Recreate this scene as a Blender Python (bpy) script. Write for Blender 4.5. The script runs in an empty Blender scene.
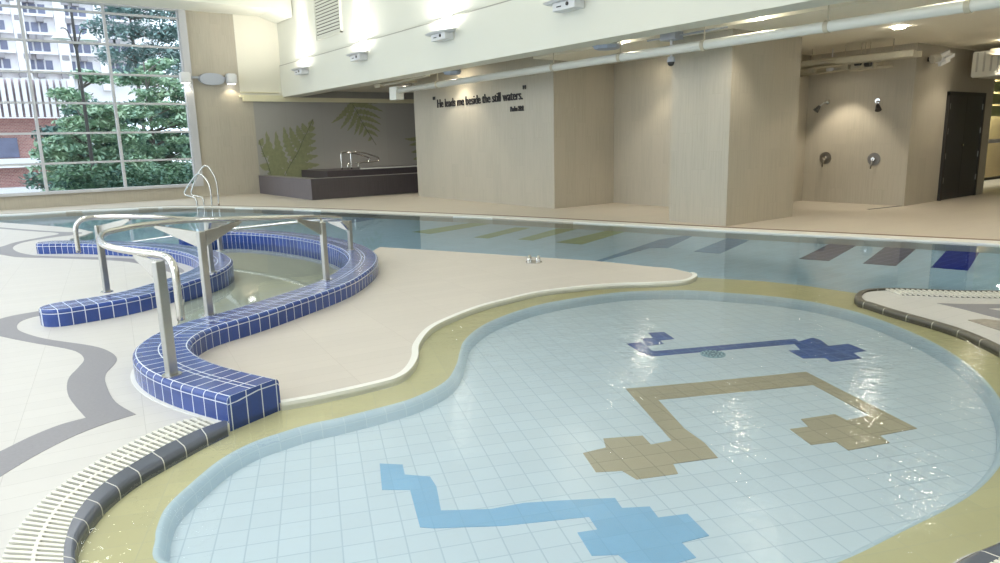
import bpy, bmesh, math, random
from mathutils import Vector, Matrix
random.seed(7)
PI=math.pi
scene=bpy.context.scene
C=scene.collection
# ------------------------------------------------------------------ camera maths
F=700.0;H=1.45
PITCH=math.atan(140.45/F);ROLL=math.atan(0.026);HEAD=math.radians(53.5)
def basis():
    h=(math.cos(HEAD),math.sin(HEAD),0)
    f=Vector((h[0]*math.cos(PITCH),h[1]*math.cos(PITCH),-math.sin(PITCH)))
    r0=Vector((math.sin(HEAD),-math.cos(HEAD),0)); u0=r0.cross(f)
    c,s=math.cos(ROLL),math.sin(ROLL)
    return c*r0-s*u0, s*r0+c*u0, f
R_,U_,F_=basis()
def ray(px,py): return F_+R_*((px-500)/F)-U_*((py-281.5)/F)
def G(px,py,z=0.0):
    d=ray(px,py);t=(z-H)/d.z;return Vector((d.x*t,d.y*t,z))
def G2(px,py,z=0.0):
    v=G(px,py,z);return (v.x,v.y)
def PX(px,py,x): d=ray(px,py);t=x/d.x;return Vector((x,d.y*t,H+d.z*t))
def PY(px,py,y): d=ray(px,py);t=y/d.y;return Vector((d.x*t,y,H+d.z*t))
cam=bpy.data.cameras.new('camera');cam.sensor_width=36;cam.lens=F*36/1000;cam.clip_end=500
co=bpy.data.objects.new('camera',cam);C.objects.link(co)
co.matrix_world=Matrix(((R_.x,U_.x,-F_.x,0),(R_.y,U_.y,-F_.y,0),(R_.z,U_.z,-F_.z,H),(0,0,0,1)))
scene.camera=co
# ------------------------------------------------------------------ object helpers
def tag(o,label=None,cat=None,group=None,kind=None):
    if label:o['label']=label
    if cat:o['category']=cat
    if group:o['group']=group
    if kind:o['kind']=kind
    return o
def link(name,me,m=None,parent=None,smooth=False):
    if m is not None and not me.materials: me.materials.append(m)
    o=bpy.data.objects.new(name,me);C.objects.link(o)
    if parent is not None:
        o.parent=parent
    if smooth:
        for p in me.polygons:p.use_smooth=True
    return o
def obj(name,bm,m=None,parent=None,smooth=False):
    bmesh.ops.recalc_face_normals(bm,faces=bm.faces)
    me=bpy.data.meshes.new(name);bm.to_mesh(me);bm.free()
    if parent is not None:
        me.transform(Matrix.Translation(-parent.location) if parent.rotation_euler.z==0 else (Matrix.Translation(parent.location)@Matrix.Rotation(parent.rotation_euler.z,4,'Z')).inverted())
    return link(name,me,m,parent,smooth)
def up(o):
    me=o.data
    if me.polygons[0].normal.z<0: me.flip_normals()
    return o
def thing(name,label,cat,loc=(0,0,0),group=None,kind=None):
    o=bpy.data.objects.new(name,None);C.objects.link(o);o.location=loc;o.empty_display_size=.1
    return tag(o,label,cat,group,kind)
def B(): return bmesh.new()
def box(bm,x0,x1,y0,y1,z0,z1):
    vs=[bm.verts.new(p) for p in [(x0,y0,z0),(x1,y0,z0),(x1,y1,z0),(x0,y1,z0),(x0,y0,z1),(x1,y0,z1),(x1,y1,z1),(x0,y1,z1)]]
    for f in [(0,3,2,1),(4,5,6,7),(0,1,5,4),(1,2,6,5),(2,3,7,6),(3,0,4,7)]: bm.faces.new([vs[i] for i in f])
    return vs
def obox(bm,c,ax,ay,az,hx,hy,hz):
    """oriented box"""
    c=Vector(c);vs=[]
    for k in (-1,1):
        for (i,j) in ((-1,-1),(1,-1),(1,1),(-1,1)):
            vs.append(bm.verts.new(c+ax*hx*i+ay*hy*j+az*hz*k))
    for f in [(0,3,2,1),(4,5,6,7),(0,1,5,4),(1,2,6,5),(2,3,7,6),(3,0,4,7)]: bm.faces.new([vs[i] for i in f])
def prism(bm,pts,z0,z1,hole=None):
    lo=[bm.verts.new((p[0],p[1],z0)) for p in pts];hi=[bm.verts.new((p[0],p[1],z1)) for p in pts]
    n=len(pts)
    bm.faces.new(hi);bm.faces.new(lo[::-1])
    for i in range(n): bm.faces.new([lo[i],lo[(i+1)%n],hi[(i+1)%n],hi[i]])
def sheet(bm,pts,z):
    bm.faces.new([bm.verts.new((p[0],p[1],z)) for p in pts])
def cyl(bm,p0,p1,r0,r1=None,n=12,caps=True):
    if r1 is None:r1=r0
    p0=Vector(p0);p1=Vector(p1);d=(p1-p0).normalized()
    a=d.cross(Vector((0,0,1)) if abs(d.z)<.9 else Vector((1,0,0))).normalized();b=d.cross(a)
    A=[bm.verts.new(p0+(a*math.cos(2*PI*i/n)+b*math.sin(2*PI*i/n))*r0) for i in range(n)]
    D=[bm.verts.new(p1+(a*math.cos(2*PI*i/n)+b*math.sin(2*PI*i/n))*r1) for i in range(n)]
    for i in range(n): bm.faces.new([A[i],A[(i+1)%n],D[(i+1)%n],D[i]])
    if caps: bm.faces.new(A[::-1]);bm.faces.new(D)
def tube(bm,pts,r,n=12):
    pts=[Vector(p) for p in pts];prev=None;rings=[]
    for i,p in enumerate(pts):
        t=(pts[min(i+1,len(pts)-1)]-pts[max(i-1,0)]).normalized()
        if prev is None: a=t.cross(Vector((0,0,1)) if abs(t.z)<.9 else Vector((1,0,0))).normalized()
        else: a=(prev-t*prev.dot(t)).normalized()
        prev=a;b=t.cross(a)
        rings.append([bm.verts.new(p+(a*math.cos(2*PI*k/n)+b*math.sin(2*PI*k/n))*r) for k in range(n)])
    for A,D in zip(rings,rings[1:]):
        for k in range(n): bm.faces.new([A[k],A[(k+1)%n],D[(k+1)%n],D[k]])
    bm.faces.new(rings[0][::-1]);bm.faces.new(rings[-1])
def cr(pts,n=8,closed=False):
    pts=[Vector(p) for p in pts];L=len(pts);o=[]
    for i in range(L if closed else L-1):
        if closed:a,b,c,d=[pts[(i+k)%L] for k in (-1,0,1,2)]
        else:a,b,c,d=pts[max(i-1,0)],pts[i],pts[i+1],pts[min(i+2,L-1)]
        for k in range(n):
            t=k/n;o.append(.5*(2*b+(c-a)*t+(2*a-5*b+4*c-d)*t*t+(3*b-a-3*c+d)*t**3))
    if not closed:o.append(pts[-1])
    return o
def resample(pts,step):
    o=[pts[0]];acc=0
    for a,b in zip(pts,pts[1:]):
        L=(b-a).length;s=step-acc
        while s<=L and L>0: o.append(a+(b-a)*(s/L));s+=step
        acc=(acc+L)%step if L>0 else acc
    if (o[-1]-pts[-1]).length>step*.3:o.append(pts[-1])
    return o
def smooth(pts,it=2):
    for _ in range(it):
        pts=[pts[0]]+[(pts[i-1]+pts[i]*2+pts[i+1])/4 for i in range(1,len(pts)-1)]+[pts[-1]]
    return pts
# ------------------------------------------------------------------ materials
def newmat(name):
    m=bpy.data.materials.new(name);m.use_nodes=True;nt=m.node_tree
    return m,nt,nt.nodes['Principled BSDF']
def N(nt,t,**k):
    n=nt.nodes.new(t)
    for a,b in k.items(): setattr(n,a,b)
    return n
def M(nt,op,a,b=None,c=None):
    n=N(nt,'ShaderNodeMath',operation=op)
    for i,v in enumerate((a,b,c)):
        if v is None:continue
        if isinstance(v,(int,float)): n.inputs[i].default_value=v
        else: nt.links.new(v,n.inputs[i])
    return n.outputs[0]
def mixc(nt,f,a,b):
    n=N(nt,'ShaderNodeMix',data_type='RGBA')
    for i,v in ((0,f),(6,a),(7,b)):
        if isinstance(v,(int,float)): n.inputs[i].default_value=v
        elif isinstance(v,tuple): n.inputs[i].default_value=(*v[:3],1)
        else: nt.links.new(v,n.inputs[i])
    return n.outputs[2]
def hx(r,g,b):
    f=lambda c:(c/255/12.92) if c/255<=.04045 else ((c/255+.055)/1.055)**2.4
    return (f(r),f(g),f(b))
def plain(name,col,rough=.5,metal=0,noise=0,scale=8,emis=0,spec=.5):
    m,nt,p=newmat(name)
    p.inputs['Roughness'].default_value=rough;p.inputs['Metallic'].default_value=metal;p.inputs['Specular IOR Level'].default_value=spec
    if noise:
        tc=N(nt,'ShaderNodeTexCoord');t=N(nt,'ShaderNodeTexNoise');t.inputs['Scale'].default_value=scale;t.inputs['Detail'].default_value=5
        nt.links.new(tc.outputs['Object'],t.inputs['Vector'])
        d=tuple(c*(1-noise) for c in col);e=tuple(min(1,c*(1+noise)) for c in col)
        nt.links.new(mixc(nt,t.outputs['Fac'],d,e),p.inputs['Base Color'])
    else: p.inputs['Base Color'].default_value=(*col,1)
    if emis:
        p.inputs['Emission Color'].default_value=(*col,1);p.inputs['Emission Strength'].default_value=emis
    return m
def gridline(nt,co,size,w,off=0.0):
    """1 on a grout line every `size` along scalar co"""
    f=M(nt,'FRACT',M(nt,'DIVIDE',M(nt,'ADD',co,off+1000*size),size))
    d=M(nt,'MINIMUM',f,M(nt,'SUBTRACT',1.0,f))
    return M(nt,'LESS_THAN',d,w/size/2)
def rotgrid(nt,ang,sx,sy,w):
    tc=N(nt,'ShaderNodeTexCoord');sp=N(nt,'ShaderNodeSeparateXYZ');nt.links.new(tc.outputs['Object'],sp.inputs[0])
    c,s=math.cos(ang),math.sin(ang)
    u=M(nt,'ADD',M(nt,'MULTIPLY',sp.outputs[0],c),M(nt,'MULTIPLY',sp.outputs[1],s))
    v=M(nt,'ADD',M(nt,'MULTIPLY',sp.outputs[0],-s),M(nt,'MULTIPLY',sp.outputs[1],c))
    return u,v,M(nt,'MAXIMUM',gridline(nt,u,sx,w),gridline(nt,v,sy,w))
def tilemat(name,col,grout,ang,sx,sy,w,rough=.35,var=.06,noise=.05,fine=30):
    m,nt,p=newmat(name)
    u,v,g=rotgrid(nt,ang,sx,sy,w)
    cx=M(nt,'FLOOR',M(nt,'DIVIDE',u,sx));cy=M(nt,'FLOOR',M(nt,'DIVIDE',v,sy))
    cb=N(nt,'ShaderNodeCombineXYZ');nt.links.new(cx,cb.inputs[0]);nt.links.new(cy,cb.inputs[1])
    wn=N(nt,'ShaderNodeTexWhiteNoise');nt.links.new(cb.outputs[0],wn.inputs[0])
    tc=N(nt,'ShaderNodeTexCoord');t=N(nt,'ShaderNodeTexNoise');t.inputs['Scale'].default_value=fine;nt.links.new(tc.outputs['Object'],t.inputs['Vector'])
    a=mixc(nt,wn.outputs['Value'],tuple(c*(1-var) for c in col),tuple(min(1,c*(1+var)) for c in col))
    b=mixc(nt,M(nt,'MULTIPLY',M(nt,'SUBTRACT',t.outputs['Fac'],.35),noise*6),a,tuple(c*.82 for c in col))
    nt.links.new(mixc(nt,g,b,grout),p.inputs['Base Color'])
    p.inputs['Roughness'].default_value=rough
    return m
def wallmat(name,col,axis,sx=.3,sz=.9,dark=.8,joint=.98):
    """wood-grain porcelain wall tile, grain vertical"""
    m,nt,p=newmat(name)
    tc=N(nt,'ShaderNodeTexCoord');sp=N(nt,'ShaderNodeSeparateXYZ');nt.links.new(tc.outputs['Object'],sp.inputs[0])
    h=sp.outputs[axis];z=sp.outputs[2]
    colm=M(nt,'FLOOR',M(nt,'DIVIDE',M(nt,'ADD',h,100*sx),sx))
    z2=M(nt,'ADD',z,M(nt,'MULTIPLY',M(nt,'MODULO',colm,3.0),sz/3))
    row=M(nt,'FLOOR',M(nt,'DIVIDE',z2,sz));h2=h
    g=M(nt,'MAXIMUM',gridline(nt,h,sx,.004),gridline(nt,z2,sz,.004))
    cb=N(nt,'ShaderNodeCombineXYZ')
    nt.links.new(M(nt,'MULTIPLY',h,38),cb.inputs[0]);nt.links.new(M(nt,'MULTIPLY',z,1.6),cb.inputs[2]);nt.links.new(row,cb.inputs[1])
    t=N(nt,'ShaderNodeTexNoise');t.inputs['Scale'].default_value=1;t.inputs['Detail'].default_value=6;nt.links.new(cb.outputs[0],t.inputs['Vector'])
    cb2=N(nt,'ShaderNodeCombineXYZ');nt.links.new(M(nt,'FLOOR',M(nt,'DIVIDE',h2,sx)),cb2.inputs[0]);nt.links.new(row,cb2.inputs[1])
    wn=N(nt,'ShaderNodeTexWhiteNoise');nt.links.new(cb2.outputs[0],wn.inputs[0])
    f=M(nt,'ADD',M(nt,'MULTIPLY',M(nt,'SUBTRACT',t.outputs['Fac'],.5),1.6),M(nt,'MULTIPLY',wn.outputs['Value'],.28))
    fc=N(nt,'ShaderNodeClamp');nt.links.new(f,fc.inputs[0])
    a=mixc(nt,fc.outputs[0],col,tuple(c*dark for c in col))
    nt.links.new(mixc(nt,g,a,tuple(c*joint*.9 for c in col)),p.inputs['Base Color'])
    p.inputs['Roughness'].default_value=.45;p.inputs['Specular IOR Level'].default_value=.3
    return m
def kerbmat(name,col,grout,step,lines,w=.005,rough=.18,var=.18):
    """tiles mapped in metres: u along the kerb, v across its profile measured from the centre line"""
    m,nt,p=newmat(name)
    tc=N(nt,'ShaderNodeTexCoord');sp=N(nt,'ShaderNodeSeparateXYZ');nt.links.new(tc.outputs['UV'],sp.inputs[0])
    g=gridline(nt,sp.outputs[0],step,w)
    av=M(nt,'ABSOLUTE',sp.outputs[1])
    for l in lines: g=M(nt,'MAXIMUM',g,M(nt,'LESS_THAN',M(nt,'ABSOLUTE',M(nt,'SUBTRACT',av,l)),w/2))
    cb=N(nt,'ShaderNodeCombineXYZ');nt.links.new(M(nt,'FLOOR',M(nt,'DIVIDE',sp.outputs[0],step)),cb.inputs[0]);nt.links.new(M(nt,'FLOOR',M(nt,'MULTIPLY',sp.outputs[1],9)),cb.inputs[1])
    wn=N(nt,'ShaderNodeTexWhiteNoise');nt.links.new(cb.outputs[0],wn.inputs[0])
    t=N(nt,'ShaderNodeTexNoise');t.inputs['Scale'].default_value=60;nt.links.new(tc.outputs['Object'],t.inputs['Vector'])
    f=M(nt,'ADD',M(nt,'MULTIPLY',wn.outputs['Value'],.7),M(nt,'MULTIPLY',t.outputs['Fac'],.5))
    a=mixc(nt,f,tuple(c*(1-var) for c in col),tuple(c*(1+var) for c in col))
    nt.links.new(mixc(nt,g,a,grout),p.inputs['Base Color'])
    nt.links.new(M(nt,'ADD',M(nt,'MULTIPLY',g,.5),rough),p.inputs['Roughness'])
    bp=N(nt,'ShaderNodeBump');bp.inputs['Strength'].default_value=.4;bp.inputs['Distance'].default_value=.003
    nt.links.new(M(nt,'SUBTRACT',1.0,g),bp.inputs['Height']);nt.links.new(bp.outputs[0],p.inputs['Normal'])
    return m
DECK=tilemat('deck_tile',hx(198,196,192),hx(176,174,170),math.radians(-8),.6,.15,.003,rough=.42,var=.02,noise=.03,fine=14)
FARDECK=tilemat('far_deck_tile',hx(198,189,174),hx(182,172,156),0,.6,.3,.004,rough=.42,var=.02,noise=.03,fine=10)
INLAY=plain('grey_inlay_tile',hx(132,131,136),.45,noise=.12,scale=60)
COPE=plain('white_coping',hx(226,226,220),.4,noise=.04)
POOLF=tilemat('main_pool_tile',hx(192,216,232),hx(210,228,240),math.radians(0),.25,.125,.008,rough=.5,var=.05)
KIDF=tilemat('kids_pool_tile',hx(219,231,238),hx(196,212,222),math.radians(-22),.125,.125,.006,rough=.5,var=.02,noise=.02)
KIDW=kerbmat('kids_pool_edge_tile',hx(204,222,232),hx(220,234,240),.125,[.05],.005,.4,.03)
LEDGE=tilemat('yellow_ledge_tile',hx(214,206,160),hx(206,200,162),math.radians(-22),.25,.125,.004,rough=.5,var=.03,noise=.04)
CHAN=tilemat('ramp_tile',hx(202,198,178),hx(190,188,170),math.radians(-8),.3,.15,.004,rough=.5,var=.02,noise=.02)
CHAN_=CHAN
NAVY=tilemat('navy_mosaic',hx(50,88,162),hx(110,140,190),math.radians(-22),.125,.125,.006,rough=.4,var=.1)
BROWN=tilemat('tan_mosaic',hx(188,176,148),hx(160,150,128),math.radians(-22),.125,.125,.005,rough=.5,var=.05)
SKYB=tilemat('sky_blue_mosaic',hx(150,196,228),hx(144,190,222),math.radians(-22),.125,.125,.005,rough=.5,var=.03)
KGREY=tilemat('grey_key_tile',hx(58,64,104),hx(120,125,150),0,.25,.125,.01,rough=.5,var=.1)
KNAVY=tilemat('navy_key_tile',hx(20,40,150),hx(80,100,180),0,.25,.125,.01,rough=.5,var=.1)
KBLUE=tilemat('blue_key_tile',hx(100,140,180),hx(120,160,190),0,.25,.125,.01,rough=.5,var=.1)
KOLIVE=tilemat('olive_key_tile',hx(150,168,110),hx(160,176,130),0,.25,.125,.01,rough=.5,var=.1)
KERB=kerbmat('cobalt_kerb_tile',hx(50,73,138),hx(208,216,228),.1,[.018,.148,.195],.0065)
DARK=kerbmat('charcoal_coping_tile',hx(78,84,96),hx(190,190,186),.14,[.5],.006,.25,.12)
DARKR=kerbmat('charcoal_edge_tile',hx(84,80,70),hx(180,176,160),.24,[.5],.008,.35,.12)
WX=wallmat('beige_wood_tile_x',hx(180,173,157),0)
WY=wallmat('beige_wood_tile_y',hx(180,173,157),1)
WHITE=plain('white_plaster',hx(226,225,212),.6,noise=.01,scale=2)
CREAM=plain('cream_plaster',hx(222,216,184),.6,noise=.015,scale=2)
CEIL=plain('low_ceiling_paint',hx(236,231,214),.6,noise=.01)
STEEL=plain('brushed_steel',(.62,.61,.58),.22,1,noise=.06,scale=40)
STEELB=plain('satin_steel',(.5,.5,.48),.35,1,noise=.08,scale=60)
GRATE=plain('grate_plastic',hx(222,220,208),.45,noise=.04,scale=30)
GUTTER=plain('gutter_dark',hx(66,70,66),.7)
ALU=plain('white_window_frame',hx(192,192,194),.45)
STONE=wallmat('dark_stone_lit_y',hx(106,100,104),1,.6,.6,.75,.8)  # lighter copy for the tub's left face, its brighter light put into colour
STONEX=wallmat('dark_stone_shaded_x',hx(84,78,80),0,.6,.6,.75,.8)  # same stone, darker, with the shaded side's tone put into colour
MURAL=tilemat('grey_mural_tile',hx(158,156,150),hx(149,146,141),0,1.2,50,.006,rough=.6,var=.03,noise=.03,fine=3)
FERN=plain('fern_green_print',hx(134,138,104),.6,noise=.3,scale=9)
FERND=plain('fern_dark_print',hx(78,82,56),.6,noise=.2,scale=9)
BLACK=plain('black_letters',hx(30,24,24),.5)
DOORM=plain('charcoal_door_paint',hx(38,36,38),.35,noise=.08,scale=5)
CHROME=plain('chrome',(.75,.74,.72),.12,1)
DPLATE=plain('shower_plate_steel',(.30,.28,.25),.35,1)
WPLAST=plain('white_plastic',hx(222,222,222),.4)
GPLAST=plain('grey_plastic',hx(172,178,188),.45)
PIPE=plain('white_painted_pipe',hx(222,222,212),.28)
DIRTY=plain('dusty_white_pipe',hx(190,182,160),.5,noise=.1,scale=20)
DARKM=plain('dark_metal',hx(60,58,56),.45,.3)
def emit(name,col,s):
    m,nt,p=newmat(name);p.inputs['Base Color'].default_value=(*col,1);p.inputs['Emission Color'].default_value=(*col,1);p.inputs['Emission Strength'].default_value=s;return m
LAMP=emit('warm_lamp_lens',(1,.93,.78),90)
LAMPW=emit('white_lamp_lens',(1,.97,.9),60)
LAMPH=emit('soft_lamp_lens',(1,.98,.95),6)
def glassmat():
    m,nt,p=newmat('window_glass');nt.nodes.remove(p)
    out=nt.nodes['Material Output'];tr=N(nt,'ShaderNodeBsdfTransparent');tr.inputs[0].default_value=(.93,.95,.96,1)
    gl=N(nt,'ShaderNodeBsdfGlossy');gl.inputs['Roughness'].default_value=.01
    fr=N(nt,'ShaderNodeFresnel');fr.inputs[0].default_value=1.3;mx=N(nt,'ShaderNodeMixShader');ge=N(nt,'ShaderNodeNewGeometry')
    nt.links.new(M(nt,'MULTIPLY',fr.outputs[0],M(nt,'SUBTRACT',1.0,ge.outputs['Backfacing'])),mx.inputs[0]);nt.links.new(tr.outputs[0],mx.inputs[1]);nt.links.new(gl.outputs[0],mx.inputs[2]);nt.links.new(mx.outputs[0],out.inputs[0]);return m
GLASS=glassmat()
def watermat(name,tint,s1,st,sc=1.0):
    m,nt,p=newmat(name);nt.nodes.remove(p)
    out=nt.nodes['Material Output'];tr=N(nt,'ShaderNodeBsdfTransparent');tr.inputs[0].default_value=(*tint,1)
    gl=N(nt,'ShaderNodeBsdfGlossy');gl.inputs['Roughness'].default_value=.012
    fr=N(nt,'ShaderNodeFresnel');fr.inputs[0].default_value=1.33;mx=N(nt,'ShaderNodeMixShader')
    tc=N(nt,'ShaderNodeTexCoord')
    t=N(nt,'ShaderNodeTexNoise');t.inputs['Scale'].default_value=s1;t.inputs['Detail'].default_value=2.5;t.inputs['Distortion'].default_value=.6
    nt.links.new(tc.outputs['Object'],t.inputs['Vector'])
    t2=N(nt,'ShaderNodeTexNoise');t2.inputs['Scale'].default_value=s1*.22;t2.inputs['Detail'].default_value=1
    nt.links.new(tc.outputs['Object'],t2.inputs['Vector'])
    bp=N(nt,'ShaderNodeBump');bp.inputs['Strength'].default_value=1;bp.inputs['Distance'].default_value=st
    nt.links.new(M(nt,'ADD',t.outputs['Fac'],M(nt,'MULTIPLY',t2.outputs['Fac'],1.5)),bp.inputs['Height'])
    nt.links.new(bp.outputs[0],gl.inputs['Normal']);nt.links.new(bp.outputs[0],fr.inputs['Normal'])
    nt.links.new(fr.outputs[0],mx.inputs[0]);nt.links.new(tr.outputs[0],mx.inputs[1]);nt.links.new(gl.outputs[0],mx.inputs[2]);nt.links.new(mx.outputs[0],out.inputs[0]);return m
WATER=watermat('pool_water_surface',(.94,.972,.988),17,.0032)
WATERM=watermat('main_water_surface',(.87,.95,.995),6,.0007)
# ------------------------------------------------------------------ traced plan (deck plane points)
WZ=-.015   # water level
LZ=-.045   # yellow ledge
KZ=-.125   # kids pool floor
MZ=-.12   # main pool floor as it appears
KZ2=.15
far_edge=[(-7.5,22.0),(-3,21.6)]+[G2(*p) for p in [(0,215.4),(30,213.9),(60,212),(90,210.5),(130,208.8),(160,207.4),(200,207),(245,208),(300,209.6),(480,217.2),(600,223.5),(726,230.5),(840,236.3),(1000,244.3)]]+[(11.25,.6),(12,-2),(12.2,-7.5)]
Rtop_L=[(222,392),(206,388),(181,382),(160,375),(144,367),(134,357),(133,350),(137,344),(148.5,336),(164.5,327.7),(185.5,321),(214,315),(240,307),(265,297),(291,288),(316.5,280),(333.5,271),(344,265),(349.5,258),(346,252),(333.5,245.6),(308,239.6),(276,236),(244,233),(222.6,231.7),(190,236.5)]
Rtop_R=[(278,381),(245.5,374),(222,367),(199,358),(189,349.6),(187.7,344),(197,334.6),(215.5,326.5),(238.5,318.5),(268.6,310.4),(290,304.6),(308,300),(329,292.5),(350.6,284),(367.6,273),(377,262.6),(375,252),(363,244.5),(342,238),(318.6,234),(286.6,230),(254.6,229),(222.6,228.5),(190,234)]
Ltop_I=[(39,243),(72.6,244),(117.7,245.5),(143,246.5),(164.6,249),(180,252),(192,256.5),(199,261),(198,264),(185.5,271),(164.5,277),(135,285.7),(103.5,294),(72,300.4),(51,303.6),(40.5,306.7)]
Ltop_O=[(39,241.5),(51,239.5),(67,238),(90,238),(110,239.5),(132.6,241),(164.6,242.8),(190,245),(210,248.5),(222.6,251),(229,254),(232.7,259),(231.7,264.7),(219,273),(198,281.5),(177,287.8),(156,295),(135,300.4),(114,305.7),(93,310),(72,313),(51,314),(39.5,312)]
def centre(A,Bp):
    a=cr([G(*p,KZ2) for p in A],12);b=cr([G(*p,KZ2) for p in Bp],12);o=[];w=[]
    for i in range(0,len(a),3):
        q=min(b,key=lambda q:(a[i]-q).length);o.append((a[i]+q)/2);w.append((a[i]-q).length)
    return o,w
CR_,WR_=centre(Rtop_L,Rtop_R)
CL_,WL_=centre(Ltop_I,Ltop_O)
CR_=smooth(resample(smooth(CR_,3),.06),4);CL_=smooth(resample(smooth(CL_,3),.06),4)[3:-3]
d_=(CR_[0]-CR_[2]).normalized();CR_=[CR_[0]+d_*.10,CR_[0]+d_*.05]+CR_
# trim the ends of centre lines so that the solid ends where the tiles end
def widths(n,ws):
    return [ws[min(int(i/(n-1)*(len(ws)-1)),len(ws)-1)] for i in range(n)]
def kerb_solid(bm,cl,w,h=.15,zb=-.4,r=.03,uvl=None,round0=False,round1=False):
    """sweep of a bull-nosed section; w half width function of index"""
    n=len(cl);uv=bm.loops.layers.uv.verify()
    prof=[]
    K=5
    def section(hw):
        P=[(-hw,zb),(-hw,0),(-hw,h-r)]
        for k in range(1,K): a=PI-k*(PI/2)/K;P.append((-hw+r+r*math.cos(a),h-r+r*math.sin(a)))
        P+= [(-hw+r,h),(0,h),(hw-r,h)]
        for k in range(1,K): a=PI/2-k*(PI/2)/K;P.append((hw-r+r*math.cos(a),h-r+r*math.sin(a)))
        P+=[(hw,h-r),(hw,0),(hw,zb)]
        return P
    # rounded ends: add half-circle shrinking widths
    cl=[Vector((p.x,p.y,0)) for p in cl];ws=[w(i/(n-1)) for i in range(n)]
    def endcap(seq_c,seq_w,rev):
        c0=seq_c[0];d=(seq_c[0]-seq_c[1]).normalized();hw=seq_w[0];C2=[];W2=[]
        for k in range(1,9):
            a=k*(PI/2)/8;C2.insert(0,c0+d*hw*math.sin(a));W2.insert(0,max(hw*math.cos(a),r+.004))
        return C2+seq_c,W2+seq_w
    if round0: cl,ws=endcap(cl,ws,0)
    if round1:
        cl,ws=endcap(cl[::-1],ws[::-1],0);cl=cl[::-1];ws=ws[::-1]
    n=len(cl);rings=[];arc=0;us=[]
    for i,p in enumerate(cl):
        if i: arc+=(p-cl[i-1]).length
        us.append(arc)
        t=(cl[min(i+1,n-1)]-cl[max(i-1,0)]).normalized();nn=Vector((-t.y,t.x,0))
        rings.append([bm.verts.new((p.x+nn.x*a,p.y+nn.y*a,b)) for a,b in section(ws[i])])
    P=section(.17);vl=[0]
    for a,b in zip(P,P[1:]): vl.append(vl[-1]+math.hypot(b[0]-a[0],b[1]-a[1]))
    mid=vl[len(P)//2];vl=[v-mid for v in vl]
    for i in range(n-1):
        for k in range(len(P)-1):
            f=bm.faces.new([rings[i][k],rings[i+1][k],rings[i+1][k+1],rings[i][k+1]])
            for l,(u,v) in zip(f.loops,[(us[i],vl[k]),(us[i+1],vl[k]),(us[i+1],vl[k+1]),(us[i],vl[k+1])]): l[uv].uv=(u,v)
    for rg,rev in ((rings[0],0),(rings[-1],1)):
        f=bm.faces.new(rg)
        for l,(a,b) in zip(f.loops,P): l[uv].uv=(a+.05,.195+(h-r-b) if b<=h-r else .17)
    for f in bm.faces:f.smooth=False
    return rings
def strip(bm,A,Bp,z0,z1,uv=None):
    """closed band between two plan polylines with the same count"""
    la=bm.loops.layers.uv.verify();n=len(A);u=0;V=[]
    for i in range(n):
        if i:u+=((A[i]-A[i-1]).length+(Bp[i]-Bp[i-1]).length)/2
        V.append((bm.verts.new((A[i].x,A[i].y,z0)),bm.verts.new((A[i].x,A[i].y,z1)),bm.verts.new((Bp[i].x,Bp[i].y,z1)),bm.verts.new((Bp[i].x,Bp[i].y,z0)),u))
    vv=[0,.08,.18,.26]
    for i in range(n-1):
        a,b=V[i],V[i+1]
        for k in range(3):
            f=bm.faces.new([a[k],b[k],b[k+1],a[k+1]])
            for l,q in zip(f.loops,[(a[4],vv[k]),(b[4],vv[k]),(b[4],vv[k+1]),(a[4],vv[k+1])]): l[la].uv=q
        bm.faces.new([a[3],b[3],b[0],a[0]])
    bm.faces.new(list(V[0][:4]));bm.faces.new(list(V[-1][:4]))
def offs(pl,d):
    n=len(pl);o=[]
    for i,p in enumerate(pl):
        t=(pl[min(i+1,n-1)]-pl[max(i-1,0)]).normalized();o.append(Vector((p.x-t.y*d,p.y+t.x*d,0)))
    return o
V2=lambda L:[Vector((p[0],p[1],0)) for p in L]
# --- kids pool outline pieces
dark_in=[(228,428),(200,442),(171,458),(136,478),(107,501),(90,521.6),(78,542),(77,563),(84,595),(100,630)]
dark_out=[(228,421),(200,430),(180,438),(162,452),(124.5,472),(95.5,492.6),(75,516),(66,542),(64,563)]
dark_out=[(228,421),(200,431),(188,436.5),(162,449),(124.5,471),(95.5,492.6),(75,518),(66,542),(64,563),(70,597),(85,635)]
gr_out=[(214,417),(188,420.5),(156,432),(121.5,449),(84,471),(43.4,501),(14.5,536),(1.5,563),(-6,600),(2,640)]
near_under=[(.1,2.4),(.2,2.05),(.45,1.55),(.8,1.2),(1.4,.92),(1.95,.8)]
din=[tuple((a+b)/2 for a,b in zip(G2(*p),G2(*q))) for p,q in zip([(228,428),(200,442),(171,458),(136,478),(107,501),(90,521.6),(78,542),(77,563)],[(224,419),(192,433),(162,449),(124.5,471),(95.5,492.6),(75,518),(66,542),(64,563)])]+near_under+[G2(952,563),G2(1000,541)]
rightk=[(3.15,.82),(3.75,.86),(4.35,1.02),(4.9,1.3)]
right_front=[(1000,351),(978.6,340.4),(955.5,331),(932,323.6),(891,312),(867.7,304.6),(857,301),(855,295.4),(863,290.3),(886,288.5),(909,289),(955,290.8),(1000,291.2)]
rf_in=V2([G2(*p) for p in [(1000,347.5),(978,337.5),(955.5,328.5),(932,321),(891,309.8),(870,303),(864,299.5),(862,296),(868,292),(886,290.5),(909,290.8),(955,292.3),(1000,292.8)]])
din_all=cr(V2(din+rightk+[(p.x,p.y) for p in rf_in]+[(8.0,1.0),(8.8,-1),(9.3,-4),(9.5,-7.5)]),6)
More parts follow.
